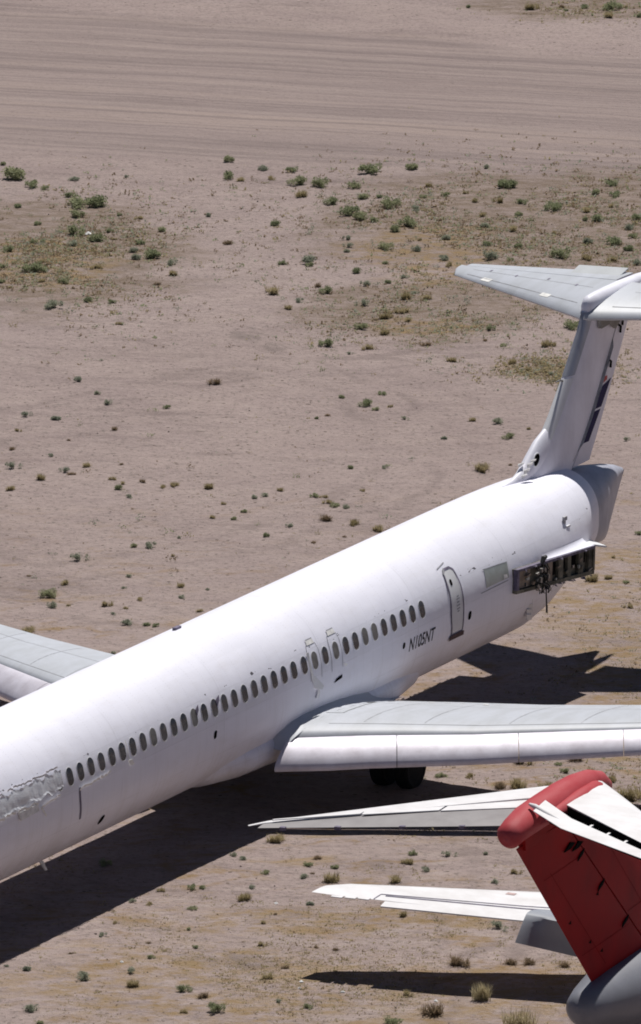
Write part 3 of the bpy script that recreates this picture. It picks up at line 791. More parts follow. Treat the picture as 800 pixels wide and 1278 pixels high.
# ---- tail bullet and tailplanes
bm = bmesh.new(); rings = []
for (x, z, ry_, rt_, rb_) in ((11.76, 8.62, .04, .05, .12), (11.82, 8.70, .12, .17, .26), (11.98, 8.76, .17, .22, .28), (12.3, 8.78, .195, .22, .26), (12.9, 8.80, .21, .21, .24), (13.8, 8.82, .21, .20, .22), (14.8, 8.83, .19, .17, .2), (15.6, 8.83, .13, .11, .13), (16.2, 8.83, .03, .03, .03)):
    rings.append([P(x, ry_ * math.cos(2 * PI * i / 24), z + (rt_ if math.sin(2 * PI * i / 24) > 0 else rb_) * math.sin(2 * PI * i / 24)) for i in range(24)])
loft(bm, rings); mk('tail_bullet', bm, 'fin', JET, True)
TS = [((11.60, .05, 8.46), (15.1, .05, 8.92), .11), ((11.82, .33, 8.45), (15.15, .33, 8.90), .105), ((14.98, 5.42, 8.33), (15.94, 5.42, 8.44), .10), ((15.5, 5.66, 8.36), (15.98, 5.66, 8.41), .06)]
for sgn in (-1, 1):
    s_ = [((l[0], l[1] * sgn, l[2]), (t[0], t[1] * sgn, t[2]), k) for l, t, k in TS]
    bm = bmesh.new(); wing_loft(bm, s_, 12, x1=.70); ST = mk('tailplane', bm, 'wing', JET, True)
    bm = bmesh.new(); ev = []
    for l, t, k in s_[1:3]: ev.append((l, t, k))
    wing_loft(bm, ev, 12, x0=.71); EL = mk('elevator', bm, 'wing', ST, True)
    sb = bvh_of(ST); eb = bvh_of(EL)
    def sp(y, k):
        l0, t0, _ = s_[1]; l1, t1, _ = s_[2]; q = (y - .33) / (5.42 - .33); a = Vector(l0).lerp(Vector(l1), q); b_ = Vector(t0).lerp(Vector(t1), q); return a + (b_ - a) * k
    bm = bmesh.new(); drape(bm, sb, [P(*(sp(.5, .13) + Vector((0, 0, 1)))), P(*(sp(5.0, .15) + Vector((0, 0, 1))))], .02, .006); drape(bm, sb, [P(*(sp(.6, .45) + Vector((0, 0, 1)))), P(*(sp(5.0, .45) + Vector((0, 0, 1))))], .012, .006)
    mk('panel_joint', bm, 'seam', ST)
    bm = bmesh.new()
    for y in (1.2, 2.3, 3.4, 4.4):
        p = P(*(sp(y, .45 + .05 * math.sin(y * 3)) + Vector((0, 0, 1)))); drape(bm, sb, [p, p + Vector((.12, 0, 0))], .06, .008)
    mk('lift_lug', bm, 'sealant', ST)
    bm = bmesh.new()
    for y in (1.6, 4.0): 
        p = P(*(sp(y, .12) + Vector((0, 0, 1)))); q = P(*(sp(y + .35, .12) + Vector((0, 0, 1)))); drape(bm, sb, [p, q], .14, .008)
    mk('bare_patch', bm, 'tape', ST)
    bm = bmesh.new()   # leading edge strip
    # raised tab at the inboard trailing edge
    a, b_ = sp(.5, .82), sp(2.05, .82); c_, d_ = sp(2.05, 1.02), sp(.5, 1.01)
    slab(bm, [P(*(a + Vector((0, 0, .05)))), P(*(b_ + Vector((0, 0, .05)))), P(*(c_ + Vector((0, 0, .10)))), P(*(d_ + Vector((0, 0, .10))))], (0, 0, 1), .03)
    mk('trim_tab', bm, 'tab', EL)
    # bracket under the root
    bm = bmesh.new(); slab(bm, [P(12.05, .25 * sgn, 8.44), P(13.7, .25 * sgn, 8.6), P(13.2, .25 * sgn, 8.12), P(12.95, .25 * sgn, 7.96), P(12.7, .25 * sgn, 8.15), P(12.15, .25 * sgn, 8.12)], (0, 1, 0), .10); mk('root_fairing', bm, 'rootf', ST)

# ---- engine pylon stub: the engine is gone and the open face shows its ribs
def PY(s, t, y): # s 0..1 aft, t 0..1 up
    x = 4.72 + (8.93 - 4.72) * s; b = 3.08 + (2.65 - 3.08) * s; tp = 3.68 + (3.36 - 3.68) * s
    return P(x - .04 * (1 - t), y, b + (tp - b) * t)
for sgn in (1, -1):
    Y = lambda y: y * sgn
    bm = bmesh.new()
    loft(bm, [[PY(0, 0, Y(.9)), PY(0, 1, Y(.9)), PY(1, 1, Y(.9)), PY(1, 0, Y(.9))], [PY(0, 0, Y(1.68)), PY(0, 1, Y(1.68)), PY(1, 1, Y(1.68)), PY(1, 0, Y(1.68))]])
    PYL = mk('engine_pylon', bm, 'olive', JET)
    def bar(name, s0, s1, t0, t1, y0, y1, mat):
        bm = bmesh.new(); loft(bm, [[PY(s0, t0, Y(y)), PY(s0, t1, Y(y)), PY(s1, t1, Y(y)), PY(s1, t0, Y(y))] for y in (y0, y1)]); return mk(name, bm, mat, PYL)
    bar('spar', 0, 1, .90, 1, 1.683, 1.80, 'sealant'); bar('spar', 0, 1, -.02, .12, 1.683, 1.79, 'olive')
    bar('rib', 0, .025, .121, .899, 1.683, 1.80, 'sealant'); bar('rib', .975, 1, .121, .899, 1.683, 1.80, 'olive')
    bar('bulkhead_panel', .03, .20, .14, .88, 1.684, 1.71, 'tanprimer')
    for s0, s1 in ((.40, .46), (.54, .60), (.66, .70), (.80, .86), (.93, .974)):
        bar('rib', s0, s1, .121, .899, 1.683, 1.77, 'olive' if s0 > .5 else 'tanprimer')
    for s0, s1, t0, t1 in ((.465, .535, .30, .80), (.605, .655, .42, .86), (.705, .795, .36, .88), (.865, .915, .45, .82)):
        bar('lightening_hole', s0, s1, t0, t1, 1.683, 1.694, 'dark')
    rk = random.Random(14)
    for k in range(16):
        s0, t0 = rk.uniform(.05, .95), rk.uniform(.1, .85); bm = bmesh.new(); box(bm, PY(s0, t0, Y(1.74 + rk.uniform(0, .05))), (rk.uniform(.04, .22), .05, rk.uniform(.03, .10)), Matrix.Rotation(rk.uniform(-.4, .4), 3, 'Y')); mk('bracket', bm, rk.choice(('tanprimer', 'olive', 'fitting', 'green')), PYL)
    # skin sweeping out over the stub
    bm = bmesh.new(); rings = []
    for i in range(15):
        s = .38 + .62 * i / 14; top = PY(s, 1, Y(1.70 + .085 * s)); x = top.x
        h = fb.ray_cast(Vector((x, -4 * sgn, top.z + .16)), Vector((0, sgn, 0)))[0]
        h = Vector((x, h.y - .012 * sgn, h.z)); r = []
        for k in range(7):
            a = k / 6; r.append(Vector((x, h.y + (top.y - h.y) * a ** 1.7, h.z + (top.z + .015 - h.z) * (1 - (1 - a) ** 1.5))))
        r += [r[-1] + Vector((0, 0, -.03))]
        rings.append(r)
    loft(bm, rings, (False, False), False); mk('pylon_skin', bm, 'fus', PYL, True)
    bm = bmesh.new(); slab(bm, [PY(.94, 1, Y(1.5)), PY(1.0, 1, Y(1.80)), P(9.50, Y(1.82), 3.20), P(9.75, Y(1.20), 3.24)], (0, 0, 1), .05); mk('trailing_fairing', bm, 'white', PYL)
    bm = bmesh.new(); rq = random.Random(9)
    for k in range(7):
        s = .24 + .022 * k; a = PY(s, .9, Y(1.80)); pts = [a]
        for j in range(1, 6): pts.append(a + Vector((rq.uniform(-.12, .12), -sgn * rq.uniform(0, .14), -.14 * j)))
        tube(bm, pts, rq.choice((.012, .018, .024)), 6)
    mk('hydraulic_hose', bm, 'hose', PYL, True)
    bm = bmesh.new()
    for k in range(12): box(bm, PY(rq.uniform(.23, .38), rq.uniform(-.1, .8), Y(1.82 + rq.uniform(0, .1))), (rq.uniform(.05, .14), .06, rq.uniform(.05, .12)), Matrix.Rotation(rq.uniform(0, 3), 3, 'Y'))
    mk('pipe_fitting', bm, 'fitting', PYL)
    bm = bmesh.new(); a = PY(.36, -.05, Y(1.82)); tube(bm, [a + Vector((0, 0, .3)), a + Vector((.02, 0, -.2)), a + Vector((.05, 0, -.62))], .020, 6); tube(bm, [a + Vector((.05, 0, -.46)), a + Vector((.05, 0, -.65))], .028, 6); mk('hanging_pipe', bm, 'hose', PYL, True)
    bm = bmesh.new(); a = PY(.30, 1, Y(1.8)); tube(bm, [a + Vector((0, 0, -.05)), a + Vector((.12, 0, .09)), a + Vector((.24, 0, .10))], [.05, .07, .05], 8); mk('mount_fitting', bm, 'hose', PYL, True)
    for k in range(16):
        bm = bmesh.new()
        s0 = rq.uniform(.02, .95); p = PY(s0, rq.choice((0, 0, 1)) - .02, Y(1.80)); w_ = rq.uniform(.08, .26)
        slab(bm, [p, p + Vector((w_, 0, -.02)), p + Vector((w_ * .8, -.04 * sgn, -rq.uniform(.03, .10))), p + Vector((w_ * .2, 0, -rq.uniform(.01, .06)))], (0, 1, .2), .012)
        mk('ragged_edge', bm, 'sealant', PYL)
    bm = bmesh.new(); a = PY(.26, 0, Y(1.55))
    for k in range(5):
        p = a + Vector((rq.uniform(-.15, .2), 0, -.15 - .13 * k)); slab(bm, [p, p + Vector((.22, -.05 * sgn, -.05)), p + Vector((.26, 0, -.20)), p + Vector((.06, .03 * sgn, -.16))], (.2, 1, .2), .02)
    mk('torn_skin', bm, 'foil', PYL)
# ================================================================== red tailed jet
RED = empty('red_tailed_jet', (3.83, 198.13, 0), math.radians(65.5))
tag(RED, 'parked jet with a faded red fin, red bullet fairing and white tailplane', 'airliner')
N_ = lambda secs: [((l[0], -l[1], l[2]), (t[0], -t[1], t[2]), k) for l, t, k in secs]   # wing_loft flips y, this frame does not
def rring(x, hw, top, bot, n=40):
    c = (top + bot) / 2; h = (top - bot) / 2
    return [Vector((x, hw * math.cos(2 * PI * i / n), c + h * math.sin(2 * PI * i / n))) for i in range(n)]
bm = bmesh.new(); loft(bm, [rring(*s) for s in ((3.80, .05, 3.62, 3.48), (3.86, .22, 3.76, 3.30), (4.05, .36, 3.88, 3.12), (4.6, .50, 3.96, 2.96), (5.4, .66, 4.02, 2.75), (6.6, .90, 4.06, 2.42), (7.6, 1.08, 4.08, 2.12))]); mk('tail_cone', bm, 'bluegrey', RED, True)
bm = bmesh.new(); loft(bm, [rring(*s) for s in ((7.61, 1.08, 4.08, 2.12), (9.5, 1.36, 4.1, 1.6), (12, 1.6, 4.1, 1.05), (15, 1.65, 4.1, .85), (24, 1.65, 4.1, .85), (27, 1.45, 3.8, .95), (28.6, .9, 3.2, 1.25), (29.3, .1, 2.5, 2.2))]); mk('fuselage', bm, 'white2', RED, True)
RF = []
for z in (3.75, 5.0, 6.2, 7.4, 7.95, 8.25):
    RF.append(((4.55 + (8.25 - z) * 1.27, 0, z), (.60 + (7.88 - z) * 1.016, 0, z), .055))
bm = bmesh.new(); wing_loft(bm, RF, 14, x1=.468, vertical=True); RFIN = mk('tail_fin', bm, 'red', RED, True)
bm = bmesh.new(); wing_loft(bm, RF[:5], 14, x0=.480, vertical=True); RRUD = mk('rudder', bm, 'red', RED, True)
bm = bmesh.new(); tube(bm, [((RF[0][0][0] * .526 + RF[0][1][0] * .474), 0, 3.8), ((RF[4][0][0] * .526 + RF[4][1][0] * .474), 0, 7.9)], .10, 8); mk('hinge_tube', bm, 'dark', RFIN, True)
rb_ = bvh_of(RRUD)
def rh(z): # hinge x
    l = 4.55 + (8.25 - z) * 1.27; t = .60 + (7.88 - z) * 1.016; return l + (t - l) * .482
for z in (7.05, 6.1, 4.95):
    bm = bmesh.new(); h = rb_.ray_cast(Vector((rh(z) - .12, -3, z)), Vector((0, 1, 0)))[0] or Vector((rh(z), -.25, z))
    slab(bm, [h + Vector((.14, -.012, .06)), h + Vector((.06, -.012, -.04)), h + Vector((-.22, -.012, -.13)), h + Vector((-.16, -.012, -.04)), h + Vector((-.02, -.012, .03))], (0, 1, 0), .02); mk('rudder_hinge', bm, 'dark', RRUD)
bm = bmesh.new()
for x, z in ((rh(7.25) - .55, 7.32), (rh(7.2) - .2, 7.24)):
    h = rb_.ray_cast(Vector((x, -3, z)), Vector((0, 1, 0)))[0]
    if h: slab(bm, [h + Vector((-.28, -.02, -.02)), h + Vector((.05, -.02, .12)), h + Vector((.30, -.02, .05)), h + Vector((.05, -.02, -.02))], (0, 1, 0), .03)
mk('rudder_hinge', bm, 'dark', RRUD)
bm = bmesh.new()
for x, z in ((4.35, 4.9), (4.95, 4.55), (3.3, 5.6), (4.6, 5.9)):
    h = rb_.ray_cast(Vector((x, -3, z)), Vector((0, 1, 0)))[0]
    if h: slab(bm, [h + Vector((-.06, -.006, 0)), h + Vector((.06, -.006, .05)), h + Vector((.07, -.006, -.04))], (0, 1, 0), .006)
mk('paint_chip', bm, 'dark', RRUD)
bm = bmesh.new()
for (x0, z0), (x1, z1) in (((2.2, 7.0), (5.2, 4.2)), ((1.9, 6.9), (3.7, 7.0)), ((4.0, 4.7), (6.3, 4.8))):
    drape(bm, rb_, [Vector((x0, -1, z0)), Vector((x1, -1, z1))], .012, .006, direction=(0, 1, 0), step=.15)
mk('panel_joint', bm, 'redseam', RRUD)
bm = bmesh.new(); fb2 = bvh_of(RFIN)
for (x0, z0), (x1, z1) in (((4.6, 7.4), (7.6, 4.5)), ((6.2, 5.1), (8.5, 5.2)), ((6.0, 6.8), (9.0, 4.2))):
    drape(bm, fb2, [Vector((x0, -1, z0)), Vector((x1, -1, z1))], .012, .006, direction=(0, 1, 0), step=.15)
mk('panel_joint', bm, 'redseam', RFIN)
# bullet fairing along the top
bm = bmesh.new(); rings = []
for (x, z, hy, ht, hb) in ((.0, 8.33, .06, .06, .07), (.04, 8.34, .22, .16, .21), (.18, 8.36, .34, .24, .30), (.5, 8.41, .37, .27, .30), (1.1, 8.45, .43, .31, .32), (2.0, 8.47, .44, .31, .33), (2.9, 8.48, .43, .31, .34), (3.7, 8.46, .40, .30, .34), (4.4, 8.40, .33, .28, .32), (5.0, 8.26, .22, .24, .28), (5.5, 8.06, .08, .12, .2)):
    rings.append([Vector((x, hy * .84 * math.cos(2 * PI * i / 32), z + (ht if math.sin(2 * PI * i / 32) > 0 else hb) * math.sin(2 * PI * i / 32))) for i in range(32)])
loft(bm, rings); RB = mk('tail_bullet', bm, 'pink', RED, True)
bm = bmesh.new(); slab(bm, [Vector((.85, 0, 7.84)), Vector((3.9, 0, 7.84)), Vector((4.2, 0, 8.35)), Vector((.75, 0, 8.35))], (0, 1, 0), .16); mk('fin_cap', bm, 'red', RFIN)
for s in (1, -1):
    dz_ = 0 if s < 0 else -.12
    bm = bmesh.new(); tube(bm, [(1.0, .33 * s, 8.42 + dz_), (1.9, .37 * s, 8.44 + dz_), (3.0, .42 * s, 8.46 + dz_), (3.9, .37 * s, 8.42), (4.5, .34 * s, 8.3)], ([.03, .15, .20, .19, .06] if s < 0 else [.02, .07, .09, .08, .04]), 12); mk('root_fillet', bm, 'pink', RB, True)
# tailplanes
RT = [((4.45, .30, 8.40), (.72, .30, 8.40), .085), ((3.6, 1.1, 8.40), (.30, 1.1, 8.40), .085), ((-.62, 4.95, 8.38), (-1.55, 4.95, 8.38), .09), ((-1.1, 5.22, 8.38), (-1.62, 5.12, 8.38), .06)]
for s in (1, -1):
    q = N_([((l[0] - (.34 if s > 0 else 0), l[1] * s, l[2]), (t[0], t[1] * s, t[2]), k * (.55 if s > 0 else 1)) for l, t, k in RT])
    bm = bmesh.new(); wing_loft(bm, q, 12, x1=.60 if s < 0 else .45); T_ = mk('tailplane', bm, 'white2', RED, True)
    if s < 0:
        bm = bmesh.new(); up_ = [(.27, .36), (.13, .19), (.03, .05)]
        qe = [((l[0], l[1], l[2] + u0), (t_[0], t_[1], t_[2] + u1), k) for (l, t_, k), (u0, u1) in zip(q[:3], up_)]
        wing_loft(bm, qe, 12, x0=.83); E_ = mk('elevator', bm, 'white2', T_, True)
        for k in range(7):
            bm = bmesh.new(); a = (k + .5) / 7; l = Vector(q[1][0]).lerp(Vector(q[2][0]), a); t = Vector(q[1][1]).lerp(Vector(q[2][1]), a); c = l + (t - l) * .72; c.y = -c.y
            box(bm, c, (.62 * (1 - .6 * a), .06, .06))
            mk('elevator_hinge', bm, 'white2', T_)
        bm = bmesh.new(); rg = []
        for l, t, k in q[:3]:
            l, t = Vector(l), Vector(t); a, b_ = l + (t - l) * .602, l + (t - l) * .78
            rg.append([Vector((v.x, -v.y, v.z + dz)) for v, dz in ((a, -.16), (b_, -.11), (b_, -.07), (a + (b_ - a) * .03, -.06), (a + (b_ - a) * .03, .145 * (1 - .6 * (abs(l.y) / 5))), (a, .145 * (1 - .6 * (abs(l.y) / 5))))])
        loft(bm, rg); mk('gap_cove', bm, 'dark', T_)
        bm = bmesh.new(); l, t = Vector(q[0][0]), Vector(q[0][1]); c = Vector((.46, -.47, 8.74)); c2 = l + (t - l) * .9; c2.y = -c2.y
        tube(bm, [Vector((.98, -.10, 8.82)), Vector((.94, -.25, 8.79)), Vector((.80, -.6, 8.70)), Vector((.62, -1.1, 8.58))], [.03, .06, .065, .04], 10); mk('horn_balance', bm, 'white2', E_, True)
    else:
        # port elevator hangs a little and is bare grey
        q2 = []
        for l, t, k in q[:3]:
            l, t = Vector(l), Vector(t); hpt = l + (t - l) * .455; d = t - l; nl = Vector((t.x, t.y, t.z)) + Vector((0, 0, -d.length * .54 * .015)); q2.append((tuple(hpt + (hpt - nl) * .08), tuple(nl), .09))
        bm = bmesh.new(); q2 = [(l, t, .05) for l, t, k in q2]; wing_loft(bm, q2, 10); E_ = mk('elevator', bm, 'elev', T_, True)
        for a0, a1, k0, k1 in ((.0, .34, .42, .34), (.35, .64, .30, .24), (.65, .97, .16, .12)):
            f_ = lambda u, kk: (lambda l, t: Vector(((l + (t - l) * kk).x, -(l + (t - l) * kk).y, 8.45 + .02 * (1 - u))))(Vector(q2[0][0]).lerp(Vector(q2[2][0]), u), Vector(q2[0][1]).lerp(Vector(q2[2][1]), u))
            bm = bmesh.new(); slab(bm, [f_(a0, -.04), f_(a1, -.04), f_(a1, k1), f_(a0, k0)], (0, 0, 1), .02); mk('balance_tab', bm, 'white2', E_)
        bm = bmesh.new()
        for a in (.18, .42, .68, .9):
            t = Vector(q2[0][1]).lerp(Vector(q2[2][1]), a); t.y = -t.y; box(bm, t + Vector((.02, 0, -.02)), (.10, .12, .07))
        mk('static_bracket', bm, 'sealant', E_)
# wings, with a flap and aileron line
DW = Vector((-.95, -.44, .275))
RW = [((19.6, .8, 1.50), (15.6, .8, 1.40), .13), ((17.41, 6.9, 1.68), (15.72, 6.5, 1.66), .12), ((15.95, 10.7, 1.82), (15.02, 10.9, 1.82), .11), ((15.60, 11.15, 1.84), (14.98, 11.28, 1.84), .07)]
RW = [(tuple(Vector(l) + DW), tuple(Vector(t) + DW), k) for l, t, k in RW]
for s in (1, -1):
    q = N_([((l[0], l[1] * s, l[2]), (t[0], t[1] * s, t[2]), k) for l, t, k in RW])
    bm = bmesh.new(); wing_loft(bm, q, 12); RWG = mk('wing', bm, 'white2', RED, True); wb = bvh_of(RWG)
    def wp(a, k):
        l0, t0 = Vector(q[1][0]), Vector(q[1][1]); l1, t1 = Vector(q[2][0]), Vector(q[2][1])
        l = l0 + (l1 - l0) * a; t = t0 + (t1 - t0) * a; v = l + (t - l) * k; return Vector((v.x, -v.y, 3))
    bm = bmesh.new(); drape(bm, wb, [wp(-.5, .72), wp(.75, .74)], .035, .008); drape(bm, wb, [wp(-.5, .80), wp(.72, .80)], .05, .008); drape(bm, wb, [wp(.75, .74), wp(.76, .99)], .03, .008); mk('flap_gap', bm, 'sealant', RWG)
    bm = bmesh.new(); drape(bm, wb, [wp(-.6, .12), wp(.98, .14)], .02, .008); mk('panel_joint', bm, 'seam', RWG)
    bm = bmesh.new(); h = wp(.1, .35); drape(bm, wb, [h, h + Vector((.16, 0, 0))], .22, .008); mk('filler_cap', bm, 'fadedred', RWG)
    bm = bmesh.new(); a, b_ = wp(.77, 1.0), wp(.98, 1.0)
    for k in range(3):
        p = a.lerp(b_, (k + .5) / 3); p.z = 1.80 + DW.z; box(bm, p + Vector((-.05, 0, 0)), (.14, abs((b_ - a).y) / 3 - .04, .02))
    mk('aileron_tab', bm, 'white2', RWG)
    bm = bmesh.new(); a, b_ = wp(-.45, 1.0), wp(.70, 1.0); a.z = 1.62 + DW.z; b_.z = 1.75 + DW.z
    d_ = Vector((-.26, 0, -.05))
    slab(bm, [a, b_, b_ + d_, a + d_], (0, 0, 1), .03); mk('flap', bm, 'white2', RWG)
    bm = bmesh.new(); p = wp(.30, 1.0); p.z = 1.60 + DW.z; box(bm, p + Vector((-.02, 0, .04)), (.30, .12, .07)); p = wp(-.32, 1.0); p.z = 1.55 + DW.z; box(bm, p + Vector((-.2, 0, -.02)), (.30, .55, .08)); mk('flap_track', bm, 'sealant', RWG)
# engine cowls either side of the rear body
for s in (1, -1):
    bm = bmesh.new(); rings = []
    A = (Vector((6.15, 2.45 * s, 4.10)), Vector((6.72, 2.45 * s, 4.56))); D = (Vector((7.35, 1.35 * s, 3.55)), Vector((6.65, 1.35 * s, 4.50)))
    def prof(lo, hi):
        r = [lo.lerp(hi, k / 5) for k in range(5)]
        r += [hi + Vector((.02, 0, .00)), hi + Vector((.10, 0, .03)), hi + Vector((.30, 0, .03)), hi + Vector((.8, 0, -.08)), hi + Vector((2.6, 0, -.62)), lo + Vector((2.6, 0, -.35)), lo + Vector((.8, 0, -.12)), lo + Vector((.06, 0, -.02))]
        return r
    for k in range(7):
        a = k / 6; rings.append(prof(A[0].lerp(D[0], a), A[1].lerp(D[1], a)))
    loft(bm, rings); mk('engine_cowl', bm, 'bluegrey2', RED, True)
for s in (1, -1):
    bm = bmesh.new(); tube(bm, [(17, 1.9 * s, 1.8), (17, 1.9 * s, .7)], .09, 10); G = mk('landing_gear', bm, 'hub', RED, True)
    for dy in (-.25, .25):
        bm = bmesh.new(); loft(bm, [[Vector((17 + r_ * math.cos(2 * PI * k / 24), 1.9 * s + dy + yy, 0.72 + r_ * math.sin(2 * PI * k / 24))) for k in range(24)] for yy, r_ in ((-.12, .28), (-.13, .4), (-.06, .45), (.06, .45), (.13, .4), (.12, .28))]); mk('wheel', bm, 'tyre', G, True)

# ================================================================== desert plants
def plant_mesh(name, cls, seed, n):
    r = random.Random(seed); bm = bmesh.new()
    if cls in 'GS':
        lumps = [(r.gauss(0, .16), r.gauss(0, .16), r.uniform(.10, .26), r.uniform(.14, .23)) for _ in range(r.randint(6, 9))]
        for _ in range(n):
            x, y, z, s = r.choice(lumps); d = Vector((r.gauss(0, 1), r.gauss(0, 1), r.gauss(0, 1))).normalized() * s * r.random() ** .45
            p = Vector((x, y, z)) + Vector((d.x, d.y, d.z * .95))
            if p.z < .01: p.z = r.uniform(.01, .08)
            l = r.uniform(.042, .085); u = Vector((r.gauss(0, .7), r.gauss(0, .7), r.uniform(.1, 1))).normalized(); v = u.cross(Vector((r.gauss(0, 1), r.gauss(0, 1), r.gauss(0, 1)))).normalized() * l * .38
            vs = [bm.verts.new(q) for q in (p - v * .4, p + u * l * .55 - v, p + u * l * 1.3, p + u * l * .55 + v)]; bm.faces.new(vs)
        for _ in range(16):   # twigs sticking out
            a = r.uniform(0, 2 * PI); e = r.uniform(.25, .50); t = Vector((math.cos(a) * e * r.uniform(.2, 1), math.sin(a) * e * r.uniform(.2, 1), r.uniform(.25, .52))); w_ = Vector((-math.sin(a), math.cos(a), 0)) * .008
            bm.faces.new([bm.verts.new(q) for q in (-w_, w_, t + w_ * .4, t - w_ * .4)])
    else:
        hgt = {'O': .34, 'D': .30, 'T': .56}[cls]
        cents = [(r.gauss(0, .15), r.gauss(0, .12)) for _ in range(r.randint(4, 7))]
        for _ in range(n):
            cx, cy = r.choice(cents); a = r.uniform(0, 2 * PI); b = Vector((cx + r.gauss(0, .05), cy + r.gauss(0, .05), 0)); sp = r.uniform(.04, .26) * (1.3 if cls == 'D' else 1)
            t = b + Vector((math.cos(a) * sp, math.sin(a) * sp, hgt * r.uniform(.25, 1))); mid = b.lerp(t, .55) + Vector((0, 0, hgt * .12)); w_ = Vector((-math.sin(a), math.cos(a), 0)) * r.uniform(.006, .013) * (1.0 if cls != 'T' else .8)
            bm.faces.new([bm.verts.new(q) for q in (b - w_, b + w_, mid + w_ * .8, mid - w_ * .8)]); bm.faces.new([bm.verts.new(q) for q in (mid - w_ * .8, mid + w_ * .8, t + w_ * .2, t - w_ * .2)])
            if cls == 'D' and r.random() < .5:
                p = mid; l = .05; u = Vector((r.gauss(0, 1), r.gauss(0, 1), r.random())).normalized() * l; v = Vector((r.gauss(0, 1), r.gauss(0, 1), 0)).normalized() * .02
                bm.faces.new([bm.verts.new(q) for q in (p - v, p + u * .5 + v, p + u, p + u * .5 - v)])
    me = bpy.data.meshes.new(name); bm.to_mesh(me); bm.free(); me.materials.append(M['leaf' + cls]); return me
PROTO = {c: [plant_mesh('desert_shrub' if c in 'GS' else 'dry_grass_tuft', c, 40 + ord(c) * 3 + k, {'G': 900, 'S': 700, 'O': 330, 'D': 240, 'T': 260}[c]) for k in range(5)] for c in 'GSODT'}
